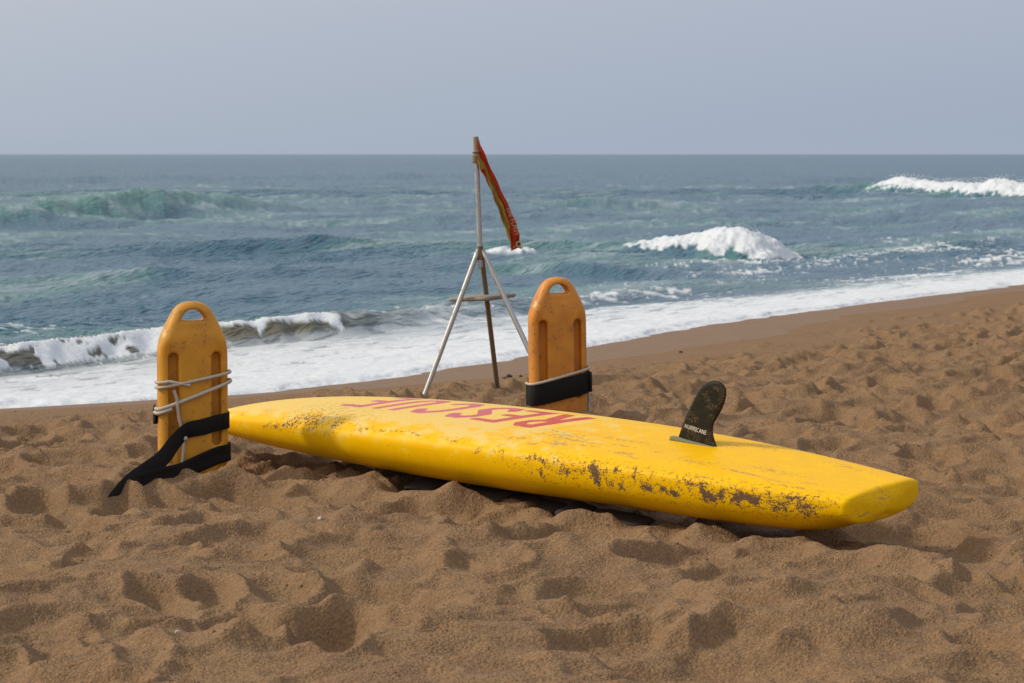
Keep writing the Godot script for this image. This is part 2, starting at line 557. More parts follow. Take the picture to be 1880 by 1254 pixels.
func make_sea():
	var rows := []
	var q := 1.0 / 10.4
	while q > 0.00008:
		var z := 1.0 / q
		rows.append(z)
		var step := (0.00025 if q > 0.016 else 0.00017) * z * z
		if z > 19.4 and z < 28.5: step = minf(step, 0.05)          # finer where waves break
		if z > 43.0 and z < 49.0: step = minf(step, 0.075)
		if z > 103.5 and z < 122.0: step = minf(step, 0.26)
		q = 1.0 / (z + step)
	rows.append(16000.0)
	rows.append(30000.0)
	var cols := 960
	var blank := func(_x: float, _d: float) -> float: return SEA
	var f := fan(cols, 0.225, rows, blank)
	var v: PackedVector3Array = f.v
	var N := v.size()
	var W: int = f.W
	var H: int = f.H
	var foam := PackedFloat32Array()
	foam.resize(N)
	var green := PackedFloat32Array()
	green.resize(N)
	var silt := PackedFloat32Array()
	silt.resize(N)
	var face := PackedFloat32Array()
	face.resize(N)
	var Ds := PackedFloat32Array()
	Ds.resize(N)
	var lobes := noise(36, 0.35, 2)
	# shore sheet and chop
	for k in N:
		var x := v[k].x
		var d := -v[k].z
		var D := -60.0
		if d < 62.0: D = shore(x, d)
		Ds[k] = D
		var y := SEA
		var s := 0.835 * x - 0.551 * d            # across the waves
		var t := 0.551 * x + 0.835 * d            # along them
		if D > -9.0:
			D += 0.20 * lobes.get_noise_2d(x * 2.0, d * 2.0) + 0.07 * sw3.get_noise_2d(x * 1.5, d * 1.5)
			if D > 0.0:
				y = beach_profile(D) - minf(0.06, D * 0.25)
			else:
				var sheet := -0.4 + 0.1 * D - 0.022 * D + 0.028 * (1.0 - exp(D / 0.05))
				y = lerpf(sheet, SEA, smoothstep(-4.2, -6.2, D))
		if d < 900.0:
			var ramp := smoothstep(-3.0, -9.0, D)
			var far := 1.0 if d < 60.0 else 1.6
			var c := 0.0
			if d < 900.0: c += 0.11 * sw1.get_noise_2d(s * 1.6, t * 0.7) * far
			if d < 260.0: c += 0.065 * (0.4 - absf(sw2.get_noise_2d(s * 1.7, t * 0.8))) * far
			if d < 110.0: c += 0.026 * (0.4 - absf(sw3.get_noise_2d(s * 1.5, t)))
			y += c * ramp
		v[k].y = y
	# waves
	for wv in waves:
		var P: Array = wv.p
		var lo := Vector2(1e9, 1e9)
		var hi := -lo
		for p in P:
			lo = lo.min(Vector2(p[0], p[1]))
			hi = hi.max(Vector2(p[0], p[1]))
		var wf: float = wv.f
		var wb: float = wv.b
		var m := wb * 2.6
		for k in N:
			var d := -v[k].z
			if d < lo.y - m or d > hi.y + m: continue
			var x := v[k].x
			if x < lo.x - m or x > hi.x + m: continue
			var best := 1e9
			var A := 0.0
			var fo := 0.0
			var side := 1.0
			for i in P.size() - 1:
				var ax: float = P[i][0]
				var ad: float = P[i][1]
				var vx: float = P[i + 1][0] - ax
				var vd: float = P[i + 1][1] - ad
				var tt := ((x - ax) * vx + (d - ad) * vd) / (vx * vx + vd * vd)
				tt = clampf(tt, 0.0, 1.0)
				var ex := x - ax - vx * tt
				var ed := d - ad - vd * tt
				var l := ex * ex + ed * ed
				if l < best:
					best = l
					A = lerpf(P[i][2], P[i + 1][2], tt)
					fo = lerpf(P[i][3], P[i + 1][3], tt)
					side = signf(vx * ed - vd * ex)        # + : behind the crest, seaward
			if best > m * m or A <= 0.0: continue
			var l := sqrt(best)
			l += 0.16 * wf * sw4.get_noise_2d(x * 0.9 / wf, d * 0.5 / wf)
			var hgt := 0.0
			if side > 0.0:
				var z := maxf(l, 0.0) / wb
				hgt = A * exp(-z * z * 1.2)
			else:
				var z := maxf(l, 0.0) / wf
				hgt = A * (1.14 * exp(-z * z * 1.1) - 0.14 * exp(-(z - 1.8) * (z - 1.8) * 0.8))
			v[k].y += hgt
			var rel := hgt / maxf(A, 0.02)
			if wv.turb > 0.0:
				green[k] = maxf(green[k], wv.turb * rel * minf(A * 4.0, 1.0))
			if fo > 0.0:
				var u := bub.get_noise_2d(x * 0.8, d * 0.5)
				var w := 0.0
				if wv.has("plunge"):
					# a thin lip that throws white over part of a clear face
					var t := 0.551 * x + 0.835 * d
					var curtain := smoothstep(0.15, 0.40, sw4.get_noise_2d(t * 0.9, 3.0) + 0.5 * u + (fo - 0.55) * 1.8)
					if side > 0.0: w = smoothstep(1.5, 0.0, l / wb) * fo * 0.8 + 0.9 * u - 0.15
					else:
						w = maxf(smoothstep(0.70, 0.95, rel + 0.30 * u) * minf(fo * 1.7, 1.0), curtain * smoothstep(0.0, 0.25, rel)) + 0.15 * u
						face[k] = maxf(face[k], smoothstep(0.12, 0.45, rel) * minf(A * 8.0, 1.0) * (1.0 - 0.75 * smoothstep(-1.9, -0.5, x)))
				else:
					var toe := 0.22 * sw4.get_noise_2d(x * 1.1 / wf, d * 0.4) + 0.25 * u
					if side > 0.0: w = fo * smoothstep(1.5, 0.6, l / wb + 0.4 * toe)
					else: w = fo * smoothstep(1.15, 0.8, l / wf + toe)
				foam[k] = maxf(foam[k], smoothstep(0.2, 0.6, w))
	# loose foam: the swash, the lace behind the shore break, streaks
	var lace := noise(37, 1.25, 3)
	lace.fractal_type = FastNoiseLite.FRACTAL_RIDGED
	var patch := noise(38, 0.22, 2)
	var hole := noise(39, 2.2, 3)
	var streak := noise(40, 0.5, 3)
	for k in N:
		var d := -v[k].z
		if d > 140.0: continue
		var x := v[k].x
		var D := Ds[k]
		var s := 0.835 * x - 0.551 * d
		var t := 0.551 * x + 0.835 * d
		var w := 0.0
		var right := smoothstep(-1.0, 2.5, x)
		if D > -5.6:
			var h := hole.get_noise_2d(s * 1.1, t * 0.45)
			var lim := lerpf(-4.7, -2.9, right)
			w = smoothstep(lim - 1.4, lim + 0.3, D + 0.8 * h) * (1.0 - 0.45 * smoothstep(0.24, 0.48, h) * smoothstep(-0.8, -2.0, D))
		if D > -5.6: w *= 1.0 - (0.22 + 0.25 * clampf(0.5 + 1.2 * patch.get_noise_2d(s * 2.0, t), 0.0, 1.0)) * smoothstep(-1.6, -4.0, D)
		if d < 62.0:
			var near := smoothstep(lerpf(-9.5, -13.0, right), lerpf(-4.4, -3.5, right), D)
			if near > 0.0:
				var e := lace.get_noise_2d(s * 1.05 + 0.4 * sw3.get_noise_2d(x, d), t * 0.42)
				var g := patch.get_noise_2d(s * 1.4, t * 0.5)
				w = maxf(w, smoothstep(0.30, 0.72, e * 0.75 + g * 0.55 + near * (0.55 - 0.16 * smoothstep(-2.4, -1.4, x) * smoothstep(1.2, 0.0, x)) - 0.33) * 0.95)
		if d > 20.0:
			var g2 := streak.get_noise_2d(s * 2.2, t * 0.35)
			var g3 := patch.get_noise_2d(s * 0.7 + 40.0, t * 0.3)
			w = maxf(w, 0.22 * smoothstep(0.36, 0.62, g2 * 0.7 + g3 * 0.5))
			green[k] = maxf(green[k], 0.75 * smoothstep(0.0, 0.5, g3 + 0.25 * g2))
		foam[k] = maxf(foam[k], w * (1.0 - 0.92 * face[k]))
		silt[k] = smoothstep(-8.5, -4.5, D) * (1.0 - 0.75 * smoothstep(-2.4, -0.4, x))
		# foam stands a little proud and lumpy
		if foam[k] > 0.0: v[k].y += foam[k] * ((0.010 + 0.007 * bub.get_noise_2d(x * 1.3, d * 1.3)) if d < 40.0 else (0.02 + 0.040 * bub.get_noise_2d(x * 0.9, d * 0.9)) if d < 70.0 else (0.03 + 0.075 * bub.get_noise_2d(x * 0.4, d * 0.4)))
	var n := PackedVector3Array()
	n.resize(N)
	var col := PackedColorArray()
	col.resize(N)
	var uv := PackedVector2Array()
	uv.resize(N)
	var deep := Color(0.048, 0.126, 0.190)
	var aqua := Color(0.085, 0.205, 0.205)
	var mud := Color(0.115, 0.098, 0.056)
	var white := Color(0.63, 0.67, 0.72)
	for j in H:
		var ja := maxi(j - 1, 0) * W
		var jb := mini(j + 1, H - 1) * W
		for i in W:
			var k := j * W + i
			var e := v[j * W + mini(i + 1, W - 1)] - v[j * W + maxi(i - 1, 0)]
			n[k] = e.cross(v[jb + i] - v[ja + i]).normalized()
			var c := deep.lerp(aqua, green[k] * (1.0 - silt[k]))
			c = c.lerp(mud, 0.55 * silt[k] + 0.4 * silt[k] * face[k])
			col[k] = c.lerp(white, foam[k])
			uv[k] = Vector2(0.835 * v[k].x + 0.551 * v[k].z, (0.551 * v[k].x - 0.835 * v[k].z) * 0.30)
	var idx: PackedInt32Array = f.idx
	var wet := PackedInt32Array()
	var dry := PackedInt32Array()
	for p in range(0, idx.size(), 3):
		var a := idx[p]
		var b := idx[p + 1]
		var c := idx[p + 2]
		if Ds[a] > 1.2 and Ds[b] > 1.2 and Ds[c] > 1.2: continue
		if foam[a] + foam[b] + foam[c] > 1.2:
			dry.append(a)
			dry.append(b)
			dry.append(c)
		else:
			wet.append(a)
			wet.append(b)
			wet.append(c)
	var sea := Node3D.new()
	sea.name = "sea"
	add_child(sea)
	tag(sea, "grey green sea with breaking waves and white surf up to the horizon", "sea", "", "structure")
	var m := StandardMaterial3D.new()
	m.vertex_color_use_as_albedo = true
	m.roughness = 0.24
	m.metallic_specular = 0.20
	m.heightmap_enabled = true
	m.heightmap_texture = ImageTexture.create_from_image(ripples())
	m.uv1_scale = Vector3(0.42, 0.42, 0.42)
	m.heightmap_scale = 7.0
	put("water", compact(v, n, wet, uv, col), m, sea)
	var fm := StandardMaterial3D.new()
	fm.vertex_color_use_as_albedo = true
	fm.roughness = 0.85
	fm.metallic_specular = 0.3
	fm.heightmap_enabled = true
	fm.heightmap_texture = ImageTexture.create_from_image(grain(512, [[2, 0.3], [8, 0.5], [16, 0.5]]))
	fm.uv1_scale = Vector3(1.1, 1.1, 1.1)
	fm.heightmap_scale = 0.35
	var fo := put("surf_foam", compact(v, n, dry, uv, col), fm, sea)
	fo.set_meta("kind", "stuff")
	# drops thrown up along the crests of the breakers
	var spots := []
	for wv in waves:
		var P: Array = wv.p
		for i in P.size() - 1:
			if P[i][3] < 0.35 or P[i + 1][3] < 0.35 or P[i][2] < 0.12: continue
			var far: float = P[i][1] / 45.0
			for k in int(420 * Vector2(P[i + 1][0] - P[i][0], P[i + 1][1] - P[i][1]).length() / far):
				var t := rng.randf()
				var up := pow(rng.randf(), 2.5)
				var h: float = SEA + lerpf(P[i][2], P[i + 1][2], t)
				spots.append([Vector3(lerpf(P[i][0], P[i + 1][0], t) + rng.randfn() * 0.06 * far, h + (-0.03 + 0.15 * up) * minf(far, 2.0) * (0.3 + 1.6 * P[i][2]), -lerpf(P[i][1], P[i + 1][1], t) + rng.randfn() * 0.25 * far), (0.002 + 0.005 * rng.randf()) * far])
	var drops := MultiMesh.new()
	drops.transform_format = MultiMesh.TRANSFORM_3D
	drops.mesh = lump(1.0, 8, 0.9, 6, 3)
	drops.instance_count = spots.size()
	for i in spots.size(): drops.set_instance_transform(i, Transform3D(Basis.from_scale(Vector3(1.6, 1, 1) * spots[i][1]), spots[i][0]))
	var sp := MultiMeshInstance3D.new()
	sp.name = "spray"
	sp.multimesh = drops
	sp.material_override = mat(lin(0.74, 0.76, 0.79), 0.6, 0.3)
	sp.set_meta("kind", "stuff")
	sea.add_child(sp)

func compact(v: PackedVector3Array, n: PackedVector3Array, idx: PackedInt32Array, uv: PackedVector2Array, col: PackedColorArray) -> ArrayMesh:
	var where := PackedInt32Array()
	where.resize(v.size())
	where.fill(-1)
	var v2 := PackedVector3Array()
	var n2 := PackedVector3Array()
	var u2 := PackedVector2Array()
	var c2 := PackedColorArray()
	for p in idx.size():
		var k := idx[p]
		if where[k] < 0:
			where[k] = v2.size()
			v2.append(v[k])
			n2.append(n[k])
			u2.append(uv[k])
			c2.append(col[k])
		idx[p] = where[k]
	return mesh_of(arrays(v2, n2, idx, u2, c2))

func ripples() -> Image:
	var im := Image.create(512, 512, false, Image.FORMAT_RF)
	var a := noise(51, 1.0, 3)
	for j in 512:
		for i in 512:
			# seamless: walk on two circles
			var u := TAU * i / 512.0
			var w := TAU * j / 512.0
			var p := a.get_noise_3d(cos(u) * 1.6 + 3.0 * cos(w) * 0.5, sin(u) * 1.6 + 3.0 * sin(w) * 0.5, cos(w + u) * 0.9)
			var q := a.get_noise_3d(cos(u) * 4.2, sin(u) * 4.2 + 9.0, cos(w) * 3.6 + sin(w) * 2.2)
			im.set_pixel(i, j, Color(0.5 + 0.38 * (0.6 - absf(p) * 1.6) + 0.22 * q, 0, 0))
	return im

# ------------------------------------------------------------------ rescue board
const BL := 3.0746
const BYAW := 0.8104
var tail := Vector3(1.008, 0, -6.5412)                      # under the middle of the tail
var axis := Vector3(-cos(BYAW), 0, -sin(BYAW))              # tail to nose
var over := Vector3(sin(BYAW), 0, -cos(BYAW))               # across, towards the sea
const ROLL := 0.0875
const FRAC := 0.3005

func half_width(u: float) -> float:
	if u < 0.4835: return 0.1686 + (0.2862 - 0.1686) * (1.0 - pow((0.4835 - maxf(u, 0.0)) / 0.4835, 2.2))
	return 0.2862 * pow(clampf(1.0 - pow((u - 0.4835) / 0.5165, 2.4), 0.0, 1.0), 0.62)

func thickness(u: float) -> float:
	if u < 0.4835: return 0.2028 * (0.60 + 0.40 * (1.0 - pow((0.4835 - maxf(u, 0.0)) / 0.4835, 2.0)))
	return 0.2028 * (0.12 + 0.88 * pow(clampf(1.0 - pow((u - 0.4835) / 0.5165, 2.6), 0.0, 1.0), 0.7))

func squareness(u: float) -> float:
	return 4.3 + (2.4 - 4.3) * clampf((u - 0.1) / 0.6, 0.0, 1.0)

func section(u: float, vdeg: float) -> Vector2:             # (across, up) in the section, before roll
	var c := cos(deg_to_rad(vdeg))
	var s := sin(deg_to_rad(vdeg))
	var n := squareness(u) if s > 0.0 else 2.3
	var th := thickness(u)
	var a := half_width(u) * signf(c) * pow(absf(c), 2.0 / n)
	var b := th * FRAC * pow(absf(s), 2.0 / n) if s > 0.0 else -th * (1.0 - FRAC) * pow(absf(s), 2.0 / n)
	if s < 0.0:
		b -= 0.012 * absf(s) * smoothstep(0.02, 0.07, u) * smoothstep(0.30, 0.12, u)
		b += 0.026 * absf(s) * smoothstep(0.04, 0.0, u)
	return Vector2(a, b)

func board_at(u: float, ab: Vector2) -> Vector3:            # relative to the tail point
	var yc := 0.0261 + (0.0455 - 0.0261) * u + thickness(u) * (1.0 - FRAC) + 0.0302 * pow(u - 0.45, 2.0) * 4.0
	var a := ab.x * cos(ROLL) - ab.y * sin(ROLL)
	var b := ab.x * sin(ROLL) + ab.y * cos(ROLL)
	return axis * (u * BL) + over * a + Vector3(0, yc + b, 0)

func top_of_board(u: float, a: float) -> Vector3:
	var n := squareness(u)
	var b := thickness(u) * FRAC * pow(maxf(1.0 - pow(absf(a) / half_width(u), n), 0.0), 1.0 / n)
	return board_at(u, Vector2(a, b))

const NV := 120
func arc_ring(u: float) -> Array:                           # NV + 1 section points at even arc length, and the angle of each
	var pts := []
	var len := [0.0]
	for k in 481:
		var p := section(u, k * 0.75)
		if k > 0: len.append(len[-1] + p.distance_to(pts[-1]))
		pts.append(p)
	var out := []
	var k := 0
	for j in NV + 1:
		var want: float = len[-1] * j / NV
		while k < 479 and len[k + 1] < want: k += 1
		var f: float = clampf((want - len[k]) / maxf(len[k + 1] - len[k], 1e-7), 0.0, 1.0)
		out.append([pts[k].lerp(pts[k + 1], f), (k + f) * 0.75])
	return out

func arc_of(u: float, vdeg: float) -> float:                # arc fraction at an angle
	var r := arc_ring(u)
	for j in NV:
		if r[j + 1][1] >= vdeg: return (j + (vdeg - r[j][1]) / maxf(r[j + 1][1] - r[j][1], 1e-6)) / NV
	return 1.0

func make_board():
	var root := thing("rescue_board", "long yellow rescue paddleboard lying upside down on the sand, red RESCUE lettering and black fin", "paddleboard", tail)
	var us := [[-1.0, 0.0]]
	var st := []
	for k in 6: st.append([0.0, sin(k * PI / 10.0)])          # rounded tail edge
	var v := PackedVector3Array()
	var uv := PackedVector2Array()
	var idx := PackedInt32Array()
	var rings := []
	# tail: the section shrinks by the edge radius
	var r0 := arc_ring(0.0)
	for k in [0.0, 0.35, 0.62, 0.8, 0.9, 0.965, 0.99]:
		rings.append([0.0, k])
	var er := 0.020
	for k in 6:
		var w := k * PI / 10.0
		rings.append([-er * cos(w) / BL - 1e-6, -(1.0 - sin(w)) - 1e-5])
	for k in range(1, 150):
		var u := 1.0 - pow(1.0 - k / 150.0, 1.25)
		rings.append([u, 1.0])
	rings.append([0.9995, 1.0])
	rings.insert(13, [1e-6, 1.0])
	for r in rings:
		var u: float = r[0]
		var f: float = r[1]
		var ring := r0 if u <= 0.0 else arc_ring(u)
		for j in NV + 1:
			var ab: Vector2 = ring[j][0]
			var p: Vector3
			if u <= 0.0:
				var inset := er * absf(f) if f < 0.0 else er
				var mid := Vector2(0, -0.02)
				var to: Vector2 = ab - mid
				to -= to.normalized() * inset
				if f >= 0.0: to *= f
				p = board_at(0.0, mid + to) + axis * (u * BL if f < 0.0 else -er - 0.010 * (1.0 - f * f))
			else:
				p = board_at(u, ab)
			v.append(p)
			uv.append(Vector2(u, j / float(NV)) if u > 0.0 else Vector2(0.20 + (ab.x * f if f >= 0.0 else ab.x) / BL, 0.13 + ab.y * (f if f >= 0.0 else 1.0)))
	var m := NV + 1
	for k in rings.size() - 1:
		for j in NV:
			var a := k * m + j
			for x in [a, a + m, a + 1, a + 1, a + m, a + m + 1]: idx.append(x)
	var s := SurfaceTool.new()
	s.create_from_arrays(arrays(v, PackedVector3Array(), idx, uv))
	s.generate_normals()
	var tex := board_textures()
	var bm := StandardMaterial3D.new()
	bm.albedo_texture = tex[0]
	bm.roughness_texture = tex[1]
	bm.roughness_texture_channel = BaseMaterial3D.TEXTURE_CHANNEL_RED
	bm.roughness = 1.0
	bm.metallic_specular = 0.22
	bm.heightmap_enabled = true
	bm.heightmap_texture = tex[2]
	bm.heightmap_scale = 0.16
	put("hull", s.commit(), bm, root)
	make_fin(root)

# stroke letters, unit box: x 0..1 along the reading direction, y 0..1 up; each stroke a polyline with a width
var glyphs := {
	"R": [[[0.12, 0.0], [0.12, 1.0], 0.25], [[0.12, 0.90], [0.55, 0.92], [0.82, 0.80], [0.82, 0.64], [0.55, 0.50], [0.15, 0.48], 0.19], [[0.48, 0.50], [0.98, 0.0], 0.24]],
	"E": [[[0.12, 0.0], [0.12, 1.0], 0.24], [[0.12, 0.92], [0.92, 0.92], 0.16], [[0.12, 0.5], [0.75, 0.5], 0.16], [[0.12, 0.08], [0.95, 0.08], 0.16]],
	"S": [[[0.92, 0.80], [0.72, 0.92], [0.40, 0.93], [0.15, 0.80], [0.18, 0.62], [0.50, 0.50], [0.82, 0.38], [0.86, 0.20], [0.60, 0.07], [0.28, 0.07], [0.06, 0.22], 0.21]],
	"C": [[[0.95, 0.78], [0.75, 0.91], [0.45, 0.92], [0.18, 0.75], [0.12, 0.5], [0.18, 0.25], [0.45, 0.08], [0.75, 0.09], [0.95, 0.22], 0.21]],
	"U": [[[0.13, 1.0], [0.13, 0.32], [0.25, 0.13], [0.5, 0.07], [0.75, 0.13], [0.87, 0.32], [0.87, 1.0], 0.21]],
}

func board_textures() -> Array:
	var TWd := 2048
	var THt := 896
	var N := TWd * THt
	var dark := PackedFloat32Array()         # stuck wet sand
	var dust := PackedFloat32Array()         # dry pale film
	var scuff := PackedFloat32Array()
	var ink := PackedFloat32Array()
	for a in [dark, dust, scuff, ink]: a.resize(N)
	dark.resize(N)
	dust.resize(N)
	scuff.resize(N)
	ink.resize(N)
	var per := 1.16                           # metres round the hull, roughly
	var ru := TWd / BL                        # texels per metre
	var rv := THt / per
	var stamp := func(buf: PackedFloat32Array, u: float, vdeg: float, su: float, sv: float, amt: float, tilt := 0.0) -> PackedFloat32Array:
		var cx := u * TWd
		var cy := arc_of(u, vdeg) * THt
		var R := int(maxf(su * ru, sv * rv) * 2.0) + 2
		for y in range(maxi(int(cy) - R, 0), mini(int(cy) + R, THt)):
			for x in range(maxi(int(cx) - R, 0), mini(int(cx) + R, TWd)):
				var px := (x - cx) / ru
				var py := (y - cy) / rv
				var a := (px * cos(tilt) + py * sin(tilt)) / su
				var b := (-px * sin(tilt) + py * cos(tilt)) / sv
				var r := a * a + b * b
				if r < 4.0: buf[y * TWd + x] += amt * exp(-r)
		return buf
	# clots of wet sand along the near rail: u, angle, half-sizes, strength
	for c in [[0.272, 172, 0.045, 0.022, 1.0], [0.268, 184, 0.03, 0.022, 0.85], [0.245, 168, 0.02, 0.012, 0.8], [0.252, 186, 0.02, 0.012, 0.7], [0.238, 187, 0.018, 0.016, 0.75], [0.207, 184, 0.032, 0.016, 1.0], [0.188, 184, 0.028, 0.012, 1.0], [0.176, 187, 0.022, 0.014, 1.0], [0.222, 172, 0.012, 0.03, 0.7], [0.158, 172, 0.05, 0.008, 0.75], [0.143, 178, 0.02, 0.03, 0.8], [0.135, 186, 0.045, 0.022, 0.85], [0.122, 182, 0.02, 0.018, 0.9], [0.106, 183, 0.03, 0.02, 1.1], [0.094, 180, 0.05, 0.014, 0.95], [0.085, 184, 0.02, 0.02, 0.8], [0.06, 186, 0.05, 0.03, 0.5], [0.035, 182, 0.04, 0.03, 0.55], [0.045, 170, 0.05, 0.007, 0.7], [0.03, 192, 0.03, 0.02, 0.5], [0.335, 172, 0.05, 0.010, 0.62], [0.355, 168, 0.04, 0.010, 0.6], [0.31, 180, 0.05, 0.014, 0.62], [0.34, 186, 0.02, 0.018, 0.5]]:
		dark = stamp.call(dark, c[0], c[1], c[2] * 0.62, c[3] * 0.9, c[4], rng.randf_range(-0.3, 0.3))
	for c in [[0.12, 180, 0.38, 0.045, 0.26], [0.30, 178, 0.2, 0.04, 0.24], [0.05, 182, 0.14, 0.06, 0.22]]:
		dark = stamp.call(dark, c[0], c[1], c[2], c[3], c[4])
	# dry grains nearer the nose
	for c in [[0.735, 148, 0.07, 0.04, 0.5], [0.715, 140, 0.06, 0.04, 0.45], [0.70, 158, 0.03, 0.02, 0.5], [0.745, 165, 0.05, 0.014, 0.6], [0.78, 176, 0.04, 0.012, 0.62], [0.80, 180, 0.02, 0.01, 0.6], [0.76, 172, 0.04, 0.012, 0.5], [0.665, 148, 0.03, 0.03, 0.45], [0.61, 150, 0.02, 0.012, 0.55], [0.57, 148, 0.08, 0.006, 0.6], [0.53, 147, 0.05, 0.006, 0.55], [0.62, 158, 0.02, 0.012, 0.5], [0.47, 148, 0.05, 0.01, 0.42], [0.82, 130, 0.03, 0.02, 0.4], [0.86, 150, 0.03, 0.01, 0.4], [0.7, 120, 0.2, 0.09, 0.2], [0.40, 160, 0.02, 0.02, 0.42], [0.43, 165, 0.015, 0.012, 0.45]]:
		dark = stamp.call(dark, c[0], c[1], c[2], c[3], c[4] * 0.80, rng.randf_range(-0.2, 0.2))
	# scuffs and streaks of dry sand on the flat bottom
	for c in [[0.345, 118, 0.06, 0.016, 0.9], [0.33, 105, 0.10, 0.006, 0.8], [0.31, 112, 0.06, 0.005, 0.7], [0.262, 116, 0.05, 0.010, 1.0], [0.285, 100, 0.05, 0.005, 0.7], [0.24, 122, 0.05, 0.006, 0.7], [0.235, 100, 0.02, 0.006, 0.6], [0.115, 112, 0.11, 0.006, 1.0], [0.075, 118, 0.05, 0.006, 0.8], [0.20, 82, 0.05, 0.02, 0.5], [0.165, 70, 0.09, 0.012, 0.5], [0.05, 108, 0.03, 0.01, 0.6], [0.145, 150, 0.09, 0.004, 0.9], [0.05, 130, 0.08, 0.005, 0.9], [0.39, 95, 0.05, 0.008, 0.7], [0.40, 120, 0.05, 0.012, 0.6], [0.37, 130, 0.03, 0.01, 0.6], [0.21, 148, 0.12, 0.003, 0.6], [0.36, 100, 0.10, 0.03, 0.62], [0.30, 92, 0.12, 0.012, 0.66], [0.10, 95, 0.10, 0.02, 0.55], [0.18, 105, 0.08, 0.02, 0.55], [0.06, 75, 0.08, 0.015, 0.55]]:
		scuff = stamp.call(scuff, c[0], c[1], c[2] * 0.8, c[3] * 1.1, c[4], rng.randf_range(-0.12, 0.12))
	# lettering, read from the sea side; it leans a little along the board
	var starts := {0: [1.245, "R"], 1: [1.412, "E"], 2: [1.545, "S"], 3: [1.715, "C"], 4: [1.89, "U"], 5: [2.065, "E"]}
	for g in 6:
		var l0: float = starts[g][0]
		var strokes: Array = glyphs[starts[g][1]]
		var wide := 0.114
		for yy in int(0.25 * rv * 1.4):
			for xx in int(0.26 * ru):
				var l := l0 - 0.03 + xx / ru
				var u := l / BL
				var y0 := 0.285 / 1.16 * 0.0
				var a := 0.19 - yy / (rv * 1.3)
				var h := (0.165 - a) / 0.235
				var gx := (l - l0 - 0.27 * (0.165 - a)) / wide
				if h < -0.1 or h > 1.1 or gx < -0.2 or gx > 1.25: continue
				var best := 9.0
				for s in strokes:
					var w: float = s[-1]
					for k in s.size() - 2:
						var p := Vector2(s[k][0] * wide, s[k][1] * 0.235)
						var q := Vector2(s[k + 1][0] * wide, s[k + 1][1] * 0.235)
						var c := Geometry2D.get_closest_point_to_segment(Vector2(gx * wide, h * 0.235), p, q)
						best = minf(best, c.distance_to(Vector2(gx * wide, h * 0.235)) - w * wide * 0.84)
				if h < 0.0 or h > 1.0: best = maxf(best, 0.001 + maxf(-h, h - 1.0) * 0.2)
				var cover := smoothstep(0.0012, -0.0012, best)
				if cover > 0.0:
					var ty := int(arc_across(u, a) * THt)
					var tx := int(u * TWd)
					for o in 2:
						if ty + o < THt: ink[(ty + o) * TWd + tx] = maxf(ink[(ty + o) * TWd + tx], cover)
	var nf := noise(61, 0.16, 2)
	var ng := noise(62, 0.55)
	var nl := noise(63, 0.012, 3)
	var ns := noise(64, 0.05, 2)
	var col := PackedByteArray()
	col.resize(N * 3)
	var rough := PackedByteArray()
	rough.resize(N)
	var relief := PackedByteArray()
	relief.resize(N)
	var top0 := arc_of(0.5, 150.0)
	for y in THt:
		var q := y / float(THt)
		for x in TWd:
			var k := y * TWd + x
			var u := x / float(TWd)
			var big := nl.get_noise_2d(x, y * 1.4)
			var f := nf.get_noise_2d(x, y)
			var r := 0.88 + 0.03 * big
			var g := 0.500 + 0.04 * big
			var b := 0.0
			var ro := 0.46 + 0.06 * big
			var rel := 90.0
			# film of dry sand dust over the nose half of the bottom, with a ragged edge
			if q < 0.53:
				var reach := (u - 0.415 + 0.05 * smoothstep(0.0, 0.2, q)) * 14.0
				var side := (top0 - q) * 26.0 - (0.35 if u < 0.6 else 0.0)
				var w := minf(reach, side) + big * 2.0 + f * 1.1
				w = clampf(w, 0.0, 1.0)
				if u > 0.86: w *= 1.0 - (u - 0.86) * 3.0
				w *= 0.62 + 0.38 * clampf(0.5 + f * 1.2, 0.0, 1.0)
				if ink[k] > 0.0:
					var c := ink[k] * (0.98 if f > -0.6 else 0.4)
					r = lerpf(r, 0.52, c)
					g = lerpf(g, 0.030, c)
					b = lerpf(b, 0.065 + 0.13 * smoothstep(0.44, 0.58, u), c)
					w *= lerpf(1.0, 0.10 + 0.16 * smoothstep(0.42, 0.6, u), c)
				r = lerpf(r, 0.74, w * 0.85)
				g = lerpf(g, 0.58, w * 0.85)
				b = lerpf(b, 0.24, w * 0.85)
				ro += 0.35 * w
				rel += 14.0 * w * f
			var s := scuff[k]
			if s > 0.02 and s + 0.75 * ns.get_noise_2d(x * 0.8, y * 2.0) + 0.35 * f > 0.62:
				r = lerpf(r, 0.42, 0.75)
				g = lerpf(g, 0.25, 0.75)
				b = lerpf(b, 0.13, 0.75)
				ro = 0.8
				rel += 25.0
			var e := dark[k]
			var gr := ng.get_noise_2d(x, y)
			if e > 0.03 and e + 0.55 * f + 0.28 * gr + 0.45 * ns.get_noise_2d(x, y) > 0.60:
				var l := 0.8 + 0.6 * gr
				r = 0.215 * l
				g = 0.125 * l
				b = 0.066 * l
				ro = 0.95
				rel = 170.0 + 50.0 * gr
			elif gr > 0.84 and f > 0.30 and big > -0.1:
				r = 0.22                     # single grains
				g = 0.13
				b = 0.07
			col[k * 3] = int(255.0 * pow(clampf(r, 0, 1), 0.4545))
			col[k * 3 + 1] = int(255.0 * pow(clampf(g, 0, 1), 0.4545))
			col[k * 3 + 2] = int(255.0 * pow(clampf(b, 0, 1), 0.4545))
			rough[k] = int(clampf(ro, 0, 1) * 255.0)
			relief[k] = int(clampf(rel, 0, 255))
	return [ImageTexture.create_from_image(Image.create_from_data(TWd, THt, false, Image.FORMAT_RGB8, col)), ImageTexture.create_from_image(Image.create_from_data(TWd, THt, false, Image.FORMAT_L8, rough)), ImageTexture.create_from_image(Image.create_from_data(TWd, THt, false, Image.FORMAT_L8, relief))]

